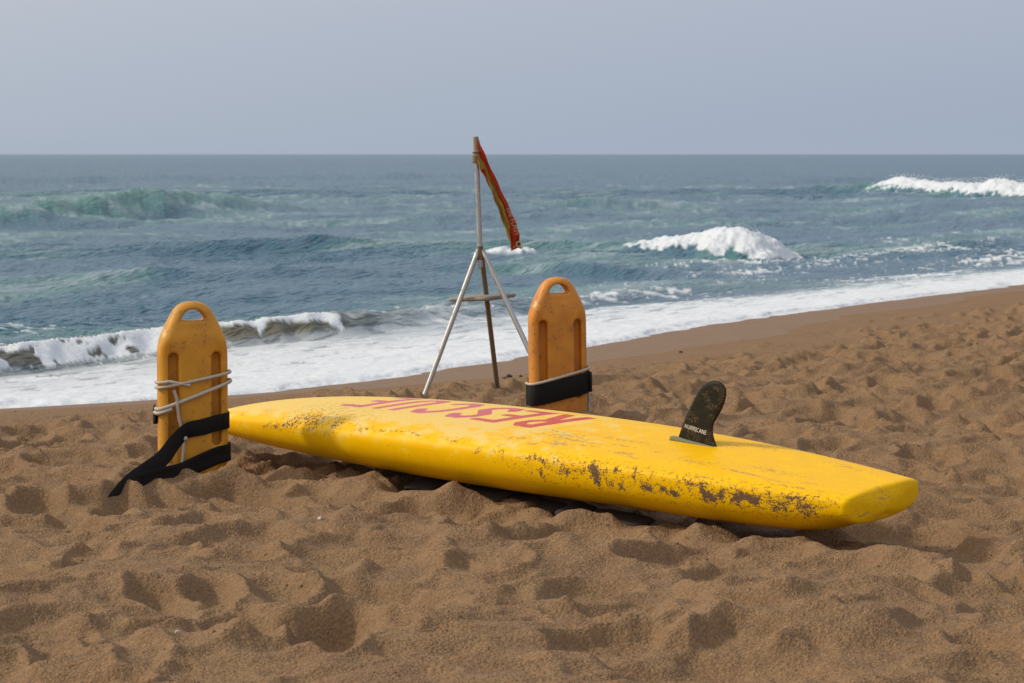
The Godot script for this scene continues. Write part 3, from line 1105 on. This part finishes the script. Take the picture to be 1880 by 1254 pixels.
var across_tab := {}
func arc_across(u: float, a: float) -> float:               # arc fraction on the flat bottom at a distance across
	var key := int(u * 400)
	if not across_tab.has(key): across_tab[key] = arc_ring(key / 400.0)
	var r: Array = across_tab[key]
	for j in NV / 2:
		if r[j + 1][0].x <= a: return (j + (r[j][0].x - a) / maxf(r[j][0].x - r[j + 1][0].x, 1e-6)) / NV
	return 0.5

func make_fin(root: Node3D):
	# outline in the board's long plane: (along the board from the tail, height)
	var pts := [[0.792, 0.205], [0.7904, 0.2315], [0.7722, 0.2743], [0.7515, 0.3151], [0.7257, 0.3561], [0.7026, 0.387], [0.6743, 0.4065], [0.6486, 0.4131], [0.6256, 0.4108], [0.6076, 0.3995], [0.6004, 0.3827], [0.6047, 0.3593], [0.6172, 0.3314], [0.6374, 0.3027], [0.6488, 0.2844], [0.6524, 0.2628], [0.6471, 0.2419], [0.6314, 0.2103], [0.625, 0.195]]
	var loop := []
	for p in pts: loop.append(Vector3(p[0], p[1], 0))
	var out := PackedVector2Array()
	for k in 91: 
		var p: Vector3 = spline(loop, k / 90.0)
		out.append(Vector2(p.x, p.y))
	var inner := []
	for c in [[0.0, 0.0], [0.003, 0.0022], [0.009, 0.0042], [0.018, 0.0055]]:
		var o := []
		for k in out.size():
			var t := (out[mini(k + 1, out.size() - 1)] - out[maxi(k - 1, 0)]).normalized()
			o.append([out[k] + Vector2(-t.y, t.x) * c[0] * smoothstep(0.0, 12.0, minf(k, 90 - k)), c[1]])
		inner.append(o)
	var st := SurfaceTool.new()
	st.begin(Mesh.PRIMITIVE_TRIANGLES)
	var at := func(p: Vector2, z: float) -> Vector3: return axis * p.x + over * (0.05 + z) + Vector3(0, p.y, 0)
	for side in [-1.0, 1.0]:
		var facing: Vector3 = over * side
		for k in out.size() - 1:
			for c in inner.size() - 1:
				var q := [[c, k], [c, k + 1], [c + 1, k], [c + 1, k + 1]]
				for x in ([0, 1, 2, 1, 3, 2] if side < 0 else [0, 2, 1, 1, 2, 3]):
					var e: Array = inner[q[x][0]][q[x][1]]
					var away: Vector2 = (out[q[x][1]] - inner[3][q[x][1]][0]).normalized()
					st.set_normal((axis * away.x + Vector3(0, away.y, 0)).lerp(facing, [0.0, 0.55, 0.85, 1.0][q[x][0]]).normalized())
					st.add_vertex(at.call(e[0], e[1] * side))
		var poly := PackedVector2Array()
		for q in inner[-1]: poly.append(q[0])
		var tri := Geometry2D.triangulate_polygon(poly)
		for k in range(0, tri.size(), 3):
			for x in ([0, 1, 2] if side < 0 else [0, 2, 1]):
				st.set_normal(facing)
				st.add_vertex(at.call(poly[tri[k + x]], 0.0055 * side))
	var fm := mat(Color.WHITE, 0.62, 0.3)
	fm.albedo_texture = fin_texture()
	fm.uv1_triplanar = true
	fm.uv1_scale = Vector3(2.5, 2.5, 2.5)
	var fin := put("fin", st.commit(), fm, root)
	var tm := TextMesh.new()
	tm.text = "HURRICANE"
	var sf := SystemFont.new()
	sf.font_names = PackedStringArray(["Droid Sans"])
	tm.font = sf
	tm.font_size = 32
	tm.pixel_size = 0.0158 / 32.0 * 1.05
	tm.depth = 0.0006
	tm.curve_step = 1.0
	var w := put("lettering", tm, mat(Color(0.86, 0.85, 0.80), 0.6), fin)
	# reads from the nose side towards the tail on the camera's side
	var x := (-axis - Vector3(0, 0.0, 0) * 1.0)
	x = (x * 0.98 + Vector3(0, -0.165, 0)).normalized()
	var z := -over
	var y := z.cross(x).normalized()
	w.transform = Transform3D(Basis(x, y, z), axis * 0.716 + over * (0.05 - 0.0063) + Vector3(0, 0.263, 0))
	# mossy strip of filler along the foot of the fin
	var p1 := top_of_board(0.806 / BL, 0.045)
	var path := [top_of_board(0.806 / BL, 0.043) + Vector3(0, 0.001, 0), top_of_board(0.79 / BL, 0.043) + Vector3(0, 0.004, 0), top_of_board(0.74 / BL, 0.042) + Vector3(0, 0.001, 0), top_of_board(0.69 / BL, 0.044) + Vector3(0, -0.001, 0), top_of_board(0.64 / BL, 0.046) + Vector3(0, -0.003, 0)]
	put("fin_base", tube(path, 0.011, 10, 40, 0.004), mat(lin(0.16, 0.17, 0.10), 0.8), root)

func fin_texture() -> ImageTexture:
	var im := Image.create(400, 400, false, Image.FORMAT_RGB8)
	var a := noise(71, 0.016, 2)
	var b := noise(72, 0.16, 2)
	for j in 400:
		for i in 400:
			var c := Color(0.014, 0.012, 0.007)
			if a.get_noise_2d(i, j) > 0.42 and b.get_noise_2d(i, j) > 0.25: c = Color(0.17, 0.115, 0.055)
			elif a.get_noise_2d(i + 90, j) > 0.45 and b.get_noise_2d(i, j + 50) > 0.0: c = Color(0.035, 0.03, 0.016)
			im.set_pixel(i, j, c.linear_to_srgb())
	return ImageTexture.create_from_image(im)

# ------------------------------------------------------------------ mat of jointed slats under the board
func make_mat():
	var root := thing("slatted_mat", "dark brown jointed slats half buried under the near edge of the yellow board", "mat", tail)
	var m := mat(lin(0.038, 0.025, 0.022), 0.85)
	for c in [[1.655, 1.585, -0.125, 0.03], [1.578, 1.335, -0.135, 0.028], [1.326, 1.265, -0.140, 0.026], [1.258, 1.10, -0.150, 0.02], [1.072, 0.98, -0.150, 0.022], [0.972, 0.74, -0.155, 0.012], [1.80, 1.67, -0.12, 0.028]]:
		var l0: float = c[0]
		var l1: float = c[1]
		var rings := []
		for k in 9:
			var t := k / 8.0
			var e := 0.0 if k > 0 and k < 8 else 0.006
			var w := 0.052 - e
			var h := 0.008 - e * 0.5
			var p: Vector3 = axis * lerpf(l0 - (0.004 if k == 0 else 0.0), l1, t) + over * (c[2] + 0.004 * sin(t * 5.0 + l0 * 9.0)) + Vector3(0, c[3] - 0.018 + 0.006 * sin(t * 3.0 + l0 * 7.0), 0)
			var ring := []
			for q in [[-1, -0.5], [-0.88, -1], [0.88, -1], [1, -0.5], [1, 0.5], [0.88, 1], [-0.88, 1], [-1, 0.5]]:
				ring.append(p + over * (q[0] * w) + Vector3(0, q[1] * h + q[0] * 0.012, 0))
			rings.append(ring)
		put("slat", sweep(rings), m, root)

# ------------------------------------------------------------------ rescue cans
const CH := 0.63
func can_sdf(x: float, y: float, z: float) -> float:
	var ax := absf(x)
	# outline: straight sides, long shoulders, round top
	var tau := CH - y
	var d := ax - 0.12
	d = smax(d, (ax - 0.12) * 0.955 + (y - (CH - 0.160)) * 0.297, 0.012)
	d = smax(d, (ax - 0.0875) * 0.80 + (y - (CH - 0.055)) * 0.60, 0.03)
	d = smax(d, y - CH, 0.035)
	d = smax(d, (ax - 0.116) * 0.95 - (y - 0.06) * 0.31, 0.02)
	d = smax(d, -y, 0.02)
	var T := 0.057 - 0.020 * smoothstep(CH - 0.16, CH, y) - 0.012 * smoothstep(0.066, 0.084, ax) * smoothstep(CH - 0.12, CH - 0.2, y)
	var az := absf(z)
	var r := 0.030
	var q := Vector2(d + r, az - T + r)
	var s := minf(maxf(q.x, q.y), 0.0) + Vector2(maxf(q.x, 0.0), maxf(q.y, 0.0)).length() - r
	# finger slots down both sides, cut from front and back
	var cy := clampf(y, 0.150, CH - 0.190)
	var slot := Vector2(ax - 0.0735, y - cy).length() - 0.0165
	var depth := 0.014 - az
	s = smax(s, -smax(slot, depth, 0.008), 0.010)
	# hand hole
	var hx := x / 0.043
	var hy := (y - (CH - 0.068)) / 0.041
	var hole := (Vector2(hx, hy).length() - 1.0) * 0.038
	hole = smax(hole, (CH - 0.066) - y, 0.008)
	s = smax(s, -hole, 0.012)
	# the grip is thinner below the hand hole on both faces
	var dip := Vector3(x / 0.062, (y - (CH - 0.078)) / 0.020, (az - 0.060) / 0.012).length() - 1.0
	s = smax(s, -dip * 0.011, 0.012)
	return s

func smax(a: float, b: float, k: float) -> float:
	var h := maxf(k - absf(a - b), 0.0) / k
	return maxf(a, b) + h * h * k * 0.25

func can_mesh(sd: int, base: Color, grime: float) -> ArrayMesh:
	var C := 0.0045
	var ox := -0.135
	var oy := -0.012
	var oz := -0.070
	var nx := 61
	var ny := 148
	var nz := 32
	var f := PackedFloat32Array()
	f.resize(nx * ny * nz)
	for k in nz:
		for j in ny:
			for i in nx: f[(k * ny + j) * nx + i] = can_sdf(ox + i * C, oy + j * C, oz + k * C)
	var v := PackedVector3Array()
	var n := PackedVector3Array()
	var id := PackedInt32Array()
	id.resize(nx * ny * nz)
	id.fill(-1)
	var offs := [0, 1, nx, nx + 1, nx * ny, nx * ny + 1, nx * ny + nx, nx * ny + nx + 1]
	for k in nz - 1:
		for j in ny - 1:
			for i in nx - 1:
				var o := (k * ny + j) * nx + i
				var neg := 0
				for e in 8:
					if f[o + offs[e]] < 0.0: neg += 1
				if neg == 0 or neg == 8: continue
				var p := Vector3.ZERO
				var cnt := 0
				for e in 8:
					for b in [1, 2, 4]:
						if e & b: continue
						var fa: float = f[o + offs[e]]
						var fb: float = f[o + offs[e | b]]
						if (fa < 0.0) == (fb < 0.0): continue
						var t := fa / (fa - fb)
						p += Vector3((e & 1) + (t if b == 1 else 0.0), ((e >> 1) & 1) + (t if b == 2 else 0.0), ((e >> 2) & 1) + (t if b == 4 else 0.0))
						cnt += 1
				p = Vector3(ox, oy, oz) + (Vector3(i, j, k) + p / cnt) * C
				id[o] = v.size()
				v.append(p)
				var h := 0.0012
				n.append(Vector3(can_sdf(p.x + h, p.y, p.z) - can_sdf(p.x - h, p.y, p.z), can_sdf(p.x, p.y + h, p.z) - can_sdf(p.x, p.y - h, p.z), can_sdf(p.x, p.y, p.z + h) - can_sdf(p.x, p.y, p.z - h)).normalized())
	var idx := PackedInt32Array()
	var ex := [1, nx, nx * ny]
	for k in range(1, nz - 1):
		for j in range(1, ny - 1):
			for i in range(1, nx - 1):
				var o := (k * ny + j) * nx + i
				for e in 3:
					var a := f[o] < 0.0
					if a == (f[o + ex[e]] < 0.0): continue
					var p: int = ex[(e + 1) % 3]
					var q: int = ex[(e + 2) % 3]
					var A := id[o - p - q]
					var B := id[o - q]
					var Cc := id[o]
					var Dd := id[o - p]
					if A < 0 or B < 0 or Cc < 0 or Dd < 0: continue
					for x in ([A, Cc, B, A, Dd, Cc] if a else [A, B, Cc, A, Cc, Dd]): idx.append(x)
	# grime, scuffs and pale rubbed spots in the plastic
	var n1 := noise(sd, 9.0, 3)
	var n2 := noise(sd + 1, 60.0, 2)
	var n3 := noise(sd + 2, 22.0, 2)
	var col := PackedColorArray()
	for p in v:
		var g := n1.get_noise_3d(p.x, p.y, p.z)
		var h := n2.get_noise_3d(p.x, p.y, p.z)
		var c := base.lerp(Color(base.r * 0.86, base.g * 0.80, base.b), clampf(0.5 + g, 0.0, 1.0))
		if h + g * 0.8 > 0.74: c = c.lerp(Color(0.16, 0.09, 0.03), grime * 0.55)
		if n3.get_noise_3d(p.x, p.y, p.z) + 0.4 * h > 0.78: c = c.lerp(Color(0.22, 0.12, 0.035), grime * 0.6)
		var rub := (p - Vector3(-0.103, CH - 0.107, 0.02)).length()
		if rub < 0.017 and h > -0.35: c = c.lerp(Color(0.78, 0.60, 0.30), 0.7)
		col.append(c)
	return mesh_of(arrays(v, n, idx, PackedVector2Array(), col))

func can_material(sd: int) -> StandardMaterial3D:
	var m := StandardMaterial3D.new()
	m.vertex_color_use_as_albedo = true
	m.roughness = 0.50
	m.metallic_specular = 0.45
	m.heightmap_enabled = true
	var nt := NoiseTexture2D.new()
	nt.width = 256
	nt.height = 256
	nt.seamless = true
	nt.noise = noise(sd, 0.09, 3)
	m.heightmap_texture = nt
	m.heightmap_scale = 0.06
	m.uv1_triplanar = true
	m.uv1_scale = Vector3(5, 5, 5)
	return m

func around_can(y0: float, y1: float, gap: float, from: float, to: float, steps: int) -> Array:
	# points on a rounded rectangle round the can; angle 0 is the right edge (+x), 90 the front (+z)
	var out := []
	for k in steps + 1:
		var w := deg_to_rad(lerpf(from, to, k / float(steps)))
		var c := cos(w)
		var s := sin(w)
		var x := (0.120 + gap) * signf(c) * pow(absf(c), 0.50)
		var z := (0.057 + gap) * signf(s) * pow(absf(s), 0.50)
		out.append(Vector3(x, lerpf(y0, y1, 0.5 + x / 0.24), z))
	return out

func make_cans():
	var black := mat(lin(0.012, 0.011, 0.010), 0.85, 0.3)
	black.rim_enabled = true
	black.rim = 0.1
	black.heightmap_enabled = true
	var wv := Image.create(64, 64, false, Image.FORMAT_L8)
	for j in 64:
		for i in 64: wv.set_pixel(i, j, Color.WHITE * (0.5 + 0.5 * sin(i * TAU / 8.0) * sin(j * TAU / 8.0)))
	black.heightmap_texture = ImageTexture.create_from_image(wv)
	black.heightmap_scale = 0.05
	black.uv1_triplanar = true
	black.uv1_scale = Vector3(14, 14, 14)
	var cord := mat(lin(0.50, 0.45, 0.38), 0.95, 0.2)
	var sink := 0.056
	# near can, by the board's nose
	var a := thing("rescue_can", "amber rescue can with white rope and a long black strap, left of the board", "rescue buoy", Vector3(-1.062, 0.044 - sink, -7.93))
	a.scale = Vector3.ONE * 0.962
	a.rotation.y = 0.33
	put("body", can_mesh(81, Color(0.64, 0.300, 0.022), 0.85), can_material(83), a)
	var p := [Vector3(-0.128, 0.250, -0.01), Vector3(-0.125, 0.232, -0.045)]
	for q in around_can(0.235, 0.222, 0.004, 200, 350, 8): p.append(q)
	for q in around_can(0.190, 0.218, 0.004, 355, 425, 7): p.append(q)
	p.append_array([Vector3(0.02, 0.200, 0.064), Vector3(-0.035, 0.190, 0.070), Vector3(-0.080, 0.158, 0.10), Vector3(-0.135, 0.112, 0.16), Vector3(-0.205, 0.080, 0.23), Vector3(-0.285, 0.046, 0.31), Vector3(-0.375, -0.035, 0.39)])
	var ac := []
	for k in p.size():
		var t := k / float(p.size() - 1)
		ac.append(Vector3(0.25, 1, 0.05).normalized() if k > p.size() - 7 else Vector3.UP)
	ac[-1] = Vector3(-0.2, 1.0, 0.1).normalized()
	ac[-2] = Vector3(-0.4, 0.9, 0.1).normalized()
	ac[-3] = Vector3(-0.5, 0.85, 0.1).normalized()
	ac[-4] = Vector3(-0.5, 0.85, 0.0).normalized()
	ac[-5] = Vector3(-0.3, 0.95, 0.0).normalized()
	put("strap", webbing(p, ac, 0.056, 0.004, 150), black, a)
	p = [Vector3(-0.38, -0.050, 0.38), Vector3(-0.275, 0.034, 0.30), Vector3(-0.17, 0.054, 0.22), Vector3(-0.08, 0.062, 0.17), Vector3(-0.01, 0.072, 0.085)]
	for q in around_can(0.062, 0.108, 0.005, 70, 0, 7): p.append(q)
	for q in around_can(0.10, 0.108, 0.005, -10, -90, 5): p.append(q)
	ac = []
	for k in p.size(): ac.append(Vector3(-0.1, 1.0, 0.0).normalized() if k < 3 else Vector3(-0.1, 1, 0.0).normalized() if k < 5 else Vector3.UP)
	put("strap", webbing(p, ac, 0.060, 0.004, 130), black, a)
	put("rope", tube(around_can(0.338, 0.384, 0.007, 0, 180, 24), 0.0058, 9, 190, -1.0, 420.0), cord, a)
	put("rope", tube(around_can(0.355, 0.384, 0.007, 180, 90, 12).slice(0, 9) + [Vector3(-0.02, 0.345, 0.064)], 0.0058, 9, 90, -1.0, 420.0), cord, a)
	put("rope", tube(around_can(0.265, 0.352, 0.008, 0, 180, 24), 0.0068, 9, 190, -1.0, 400.0), cord, a)
	put("rope", tube(around_can(0.252, 0.345, 0.010, 182, 92, 12).slice(0, 10), 0.0066, 9, 90, -1.0, 400.0), cord, a)
	put("rope", tube([Vector3(-0.078, 0.330, 0.066), Vector3(-0.068, 0.300, 0.066), Vector3(-0.066, 0.268, 0.068), Vector3(-0.058, 0.222, 0.063), Vector3(-0.045, 0.165, 0.063), Vector3(-0.048, 0.10, 0.062), Vector3(-0.05, 0.055, 0.06)], 0.0058, 9, 130, -1.0, 400.0), cord, a)
	var kn := SphereMesh.new()
	kn.radius = 0.0105
	kn.height = 0.019
	put("knot", kn, cord, a).position = Vector3(-0.042, 0.163, 0.066)
	# far can, behind the board
	var b := thing("rescue_can_001", "orange rescue can wrapped in a broad black band edged with white rope, behind the board", "rescue buoy", Vector3(0.1935, -sink, -9.88))
	b.rotation.y = 0.29
	b.rotation.z = 0.018
	put("body", can_mesh(91, Color(0.66, 0.262, 0.030), 0.9), can_material(93), b)
	p = around_can(0.148, 0.196, 0.008, -30, 345, 40)
	ac = []
	for k in p.size(): ac.append(Vector3.UP)
	put("strap", webbing(p, ac, 0.086, 0.007, 200), black, b)
	put("strap", webbing(around_can(0.15, 0.192, 0.016, -60, 40, 14), [Vector3.UP, Vector3.UP], 0.08, 0.006, 60), black, b)
	put("rope", tube(around_can(0.196, 0.252, 0.010, -10, 190, 30), 0.0058, 9, 220, -1.0, 420.0), cord, b)
	put("rope", tube([Vector3(0.130, 0.16, -0.01), Vector3(0.136, 0.115, 0.0), Vector3(0.131, 0.09, 0.005), Vector3(0.137, 0.045, 0.01)], 0.008, 9, 80, -1.0, 380.0), cord, b)

# ------------------------------------------------------------------ flag stand
func make_flag_stand():
	var o := Vector3(-0.15, -0.07, -11.55)
	var root := thing("flag_stand", "thin metal tripod with a tall pole and flat brace, between the rescue cans", "flag stand", o)
	var steel := mat(lin(0.48, 0.47, 0.45), 0.42, 0.5)
	steel.metallic = 0.75
	steel.roughness_texture = NoiseTexture2D.new()
	steel.roughness_texture.noise = noise(101, 0.02, 3)
	steel.roughness_texture.width = 256
	steel.roughness_texture.height = 256
	steel.roughness = 0.8
	steel.uv1_triplanar = true
	steel.uv1_scale = Vector3(3, 3, 3)
	var rust := mat(lin(0.19, 0.135, 0.075), 0.7, 0.4)
	rust.metallic = 0.2
	var P := func(x: float, y: float, d: float) -> Vector3: return Vector3(x, y, -d) - o
	var joint: Vector3 = P.call(-0.1515, 0.612, 11.45)
	put("pole", tube([P.call(-0.1510, 0.5374, 11.45), joint, P.call(-0.160, 0.83, 11.45), P.call(-0.1722, 1.150, 11.45)], 0.0125, 14, 24), steel, root)
	var feet := [P.call(-0.441, -0.13, 11.31), P.call(-0.068, -0.14, 11.75), P.call(0.20, -0.10, 11.25)]
	var tops := [joint + Vector3(-0.008, 0.014, 0.0), joint + Vector3(0.004, 0.0, -0.012), joint + Vector3(0.010, 0.012, 0.0)]
	feet[1] = P.call(-0.0685, -0.11, 11.86)
	var mats := [steel, rust, steel]
	for k in 3: put("leg", tube([tops[k], tops[k].lerp(feet[k], 0.5), feet[k]], 0.0122, 14, 12), mats[k], root)
	# collar where the legs meet the pole
	put("collar", tube([joint + Vector3(-0.001, 0.03, 0.0), joint + Vector3(0.0, 0.005, 0), joint + Vector3(0.002, -0.035, 0.0)], 0.0145, 14, 8), rust, root)
	# triangular brace plate with rounded corners, each leg passing through a corner
	var c: Vector3 = P.call(-0.142, 0.392, 11.52)
	var corners := [Vector2(-0.160, 0.02), Vector2(0.030, 0.175), Vector2(0.160, -0.09)]
	corners = [Vector2(-0.170, 0.045), Vector2(0.02, 0.155), Vector2(0.172, -0.055), Vector2(0.0, -0.12)]
	var outl := []
	for k in corners.size():
		var q: Vector2 = corners[k]
		var pr: Vector2 = (corners[(k + corners.size() - 1) % corners.size()] - q).normalized()
		var nx: Vector2 = (corners[(k + 1) % corners.size()] - q).normalized()
		for j in 5:
			var t := j / 4.0
			outl.append((q + pr * 0.03).lerp(q, t).lerp(q.lerp(q + nx * 0.03, t), t))
	var rings := []
	for lv in [[-0.0105, 0.90], [-0.0085, 0.975], [-0.004, 1.0], [0.004, 1.0], [0.0085, 0.985], [0.0105, 0.93]]:
		var ring := []
		for q in outl: ring.append(c + Vector3(q.x * lv[1], lv[0] + q.x * 0.05, q.y * lv[1]))
		rings.append(ring)
	put("brace", sweep(rings), mat(lin(0.26, 0.225, 0.185), 0.7), root)

func make_flag():
	var o := Vector3(-0.165, 1.04, -11.45)
	var root := thing("warning_flag", "limp red and yellow beach flag hanging twisted from the top of the tripod pole", "flag", o)
	var right := [[-0.160, 1.150], [-0.1509, 1.1311], [-0.1294, 1.08], [-0.0944, 1.002], [-0.0594, 0.9266], [-0.027, 0.8566], [0.0027, 0.7918], [0.0216, 0.7459], [0.0324, 0.7054], [0.0379, 0.6676], [0.042, 0.642]]
	var left := [[-0.165, 1.0397], [-0.1484, 1.002], [-0.1268, 0.9643], [-0.1026, 0.9132], [-0.081, 0.8566], [-0.0567, 0.7918], [-0.0351, 0.7297], [-0.0162, 0.6784], [-0.0054, 0.6406], [0.002, 0.622]]
	var R := []
	var L := []
	for p in right: R.append(Vector3(p[0], p[1], -11.45) - o)
	for p in left: L.append(Vector3(p[0], p[1], -11.45) - o)
	var dirt := noise(111, 40.0, 3)
	# red half at the back and right, yellow half folded over it on the left
	var halves := [["red_half", Color(0.50, 0.040, 0.014), 0.0, 1.0], ["yellow_half", Color(0.36, 0.215, 0.05), 0.0, 0.62]]
	for hf in 2:
		var v := PackedVector3Array()
		var col := PackedColorArray()
		var idx := PackedInt32Array()
		var NU := 15
		var NT := 90
		for k in NT + 1:
			var t := k / float(NT)
			var a: Vector3 = spline(L, t)
			var b: Vector3 = spline(R, t)
			# the yellow edge runs from right at the top to a third at the foot
			var lo := 0.0
			var hi := 1.0
			if hf == 1:
				hi = 0.34 + 0.26 * sin(t * 3.6 + 0.2) - 0.36 * smoothstep(0.6, 1.0, t)
				lo = 0.12 * smoothstep(0.10, 0.2, t) * smoothstep(0.36, 0.22, t) * 2.4
			for j in NU:
				var u := lerpf(lo, hi, j / float(NU - 1))
				var p := a.lerp(b, u)
				var fold := 0.010 * sin(u * 8.0 + t * 5.0) + 0.006 * sin(u * 17.0 - t * 9.0)
				if hf == 1: fold += 0.014 + 0.012 * sin(j / float(NU - 1) * PI)
				p += Vector3(0.002 * sin(t * 40.0), 0, fold + 0.016)
				v.append(p)
				var c: Color = hf * 0.0 * Color.WHITE + halves[hf][1]
				var dn := dirt.get_noise_3d(p.x, p.y, p.z)
				c = c.lerp(Color(0.14, 0.08, 0.03), clampf(0.10 + dn * 0.7, 0.0, 0.6))
				if t > 0.93 and dn > 0.05: c = Color(0.30, 0.24, 0.12)
				col.append(c)
		var M := v.size()
		for k in M:                                   # the cloth's other face
			v.append(v[k] + Vector3(0, 0, -0.0012))
			col.append(col[k])
		for k in NT:
			for j in NU - 1:
				var a := k * NU + j
				for x in [a, a + 1, a + NU, a + 1, a + NU + 1, a + NU]: idx.append(x)
				for x in [M + a, M + a + NU, M + a + 1, M + a + 1, M + a + NU, M + a + NU + 1]: idx.append(x)
		var st := SurfaceTool.new()
		st.create_from_arrays(arrays(v, PackedVector3Array(), idx, PackedVector2Array(), col))
		st.generate_normals()
		var m := mat(Color.WHITE, 0.9, 0.2)
		m.vertex_color_use_as_albedo = true
		m.backlight_enabled = true
		m.backlight = Color(0.35, 0.3, 0.25)
		put(halves[hf][0], st.commit(), m, root)
	# pale print running down the red cloth
	var tm := TextMesh.new()
	tm.text = "THE FLAGS"
	var sf := SystemFont.new()
	sf.font_names = PackedStringArray(["Droid Sans"])
	tm.font = sf
	tm.font_size = 32
	tm.pixel_size = 0.029 / 32.0
	tm.depth = 0.0008
	tm.curve_step = 1.0
	var w := put("lettering", tm, mat(lin(0.50, 0.36, 0.22), 0.9), root.get_node("red_half"))
	var dir := Vector3(0.135, -0.36, 0.0).normalized()
	var z := Vector3(0.1, 0, 1).normalized()
	var y := z.cross(dir).normalized()
	z = dir.cross(y)
	w.transform = Transform3D(Basis(dir, y, z), Vector3(0.0035, 0.762, -11.45) - o + Vector3(0, 0, 0.032))
	# sleeve over the pole top, lashed with cord
	var cloth := mat(lin(0.30, 0.23, 0.15), 0.95, 0.2)
	put("sleeve", tube([Vector3(-0.173, 1.163, -11.45) - o, Vector3(-0.1722, 1.155, -11.45) - o, Vector3(-0.169, 1.12, -11.45) - o, Vector3(-0.167, 1.08, -11.45) - o, Vector3(-0.1685, 1.036, -11.45) - o], 0.0115, 14, 40, 0.0185), cloth, root)
	for k in 5:
		var ring := []
		var cy := 1.092 - k * 0.0105 - (0.008 if k > 0 else 0.0)
		for j in 17: ring.append(Vector3(-0.168 + 0.0195 * cos(j * TAU / 16.0), cy + 0.004 * cos(j * TAU / 16.0 + k), -11.45 + 0.0195 * sin(j * TAU / 16.0)) - o)
		put("lashing", tube(ring, 0.0036, 7, 64, -1.0, 500.0), mat(lin(0.26, 0.20, 0.13), 0.95), root)
	# frayed tie and ring at the bottom corner
	var ring2 := []
	for j in 17: ring2.append(Vector3(0.032 + 0.011 * cos(j * TAU / 16.0), 0.652 + 0.012 * sin(j * TAU / 16.0), -11.45 + 0.034) - o)
	put("grommet", tube(ring2, 0.0035, 7, 40), mat(lin(0.42, 0.33, 0.18), 0.6), root)
	put("frayed_tie", tube([Vector3(0.032, 0.640, -11.43) - o, Vector3(0.042, 0.634, -11.42) - o, Vector3(0.052, 0.637, -11.43) - o], 0.006, 7, 24, 0.002, 600.0), mat(lin(0.38, 0.30, 0.17), 0.95), root)

# ------------------------------------------------------------------ shells, pebbles, clods
func lump(r: float, sd: int, flat: float, segs := 9, rows := 5) -> ArrayMesh:
	var s := SphereMesh.new()
	s.radius = r
	s.height = 2 * r
	s.radial_segments = segs
	s.rings = rows
	var a := s.get_mesh_arrays()
	var v: PackedVector3Array = a[Mesh.ARRAY_VERTEX]
	var n := noise(sd, 0.9 / r)
	for i in v.size():
		v[i] = v[i] * (1.0 + 0.55 * n.get_noise_3dv(v[i]))
		v[i].y *= flat
	var st := SurfaceTool.new()
	st.create_from_arrays(arrays(v, PackedVector3Array(), a[Mesh.ARRAY_INDEX]))
	st.generate_normals()
	return st.commit()

func make_small_things():
	var white := mat(lin(0.50, 0.45, 0.38), 0.7)
	var g := "broken bits of shell on the sand"
	for c in [[-0.8494, 5.683, 0.010, "largest white shell chip, on the open sand left of the middle"], [-0.7411, 5.234, 0.006, "tiny white shell chip nearest the bottom left, in front of the largest chip"], [0.9661, 6.547, 0.007, "small white shell chip just in front of the board's square tail"], [-0.5567, 6.895, 0.007, "small pale shell chip in front of the middle of the board"], [0.6192, 5.349, 0.006, "small white shell chip on the sand low on the right"]]:
		var o := put("shell_chip", lump(c[2], int(c[1] * 100), 0.6), white, self)
		o.position = Vector3(c[0], ground(c[0], c[1]) + c[2] * 0.35, -c[1])
		o.rotation = Vector3(0.3, c[0] * 9.0, 0.4)
		tag(o, c[3], "shell", g)
	var dk := mat(lin(0.035, 0.026, 0.02), 0.8)
	for c in [[-0.016, 14.05, 0.017, "largest dark pebble on the smooth sand between the flag stand and the far rescue can"], [-0.045, 13.9, 0.010, "small dark pebble just left of the largest dark pebble, beside the stand's middle leg"], [0.051, 13.98, 0.010, "dark pebble hard by the left edge of the far rescue can"], [-0.43, 13.2, 0.010, "lone dark pebble near the stand's left leg"], [1.115, 15.77, 0.012, "lone dark pebble on the smooth sand right of the far rescue can"]]:
		var o := put("pebble", lump(c[2], int(c[1] * 100), 0.7), dk, self)
		o.position = Vector3(c[0], ground(c[0], c[1]) + c[2] * 0.3, -c[1])
		tag(o, c[3], "pebble", "dark pebbles on the smooth sand")
	# crumbs of damp sand lying about
	var mm := MultiMesh.new()
	mm.transform_format = MultiMesh.TRANSFORM_3D
	mm.mesh = lump(0.0034, 3, 0.8)
	mm.instance_count = 1500
	for i in 1500:
		var d := 4.6 + 8.0 * pow(rng.randf(), 1.4)
		var x := rng.randf_range(-0.25, 0.25) * d
		var s := 0.35 + 0.9 * pow(rng.randf(), 3.0)
		mm.set_instance_transform(i, Transform3D(Basis.from_euler(Vector3(rng.randf() * 6.0, rng.randf() * 6.0, 0)).scaled(Vector3.ONE * s), Vector3(x, ground(x, d) + 0.001 * s, -d)))
	var cl := MultiMeshInstance3D.new()
	cl.name = "sand_crumbs"
	cl.multimesh = mm
	cl.material_override = mat(lin(0.22, 0.135, 0.068), 0.95, 0.2)
	add_child(cl)
	tag(cl, "small crumbs of sand scattered over the footprints", "sand", "", "stuff")
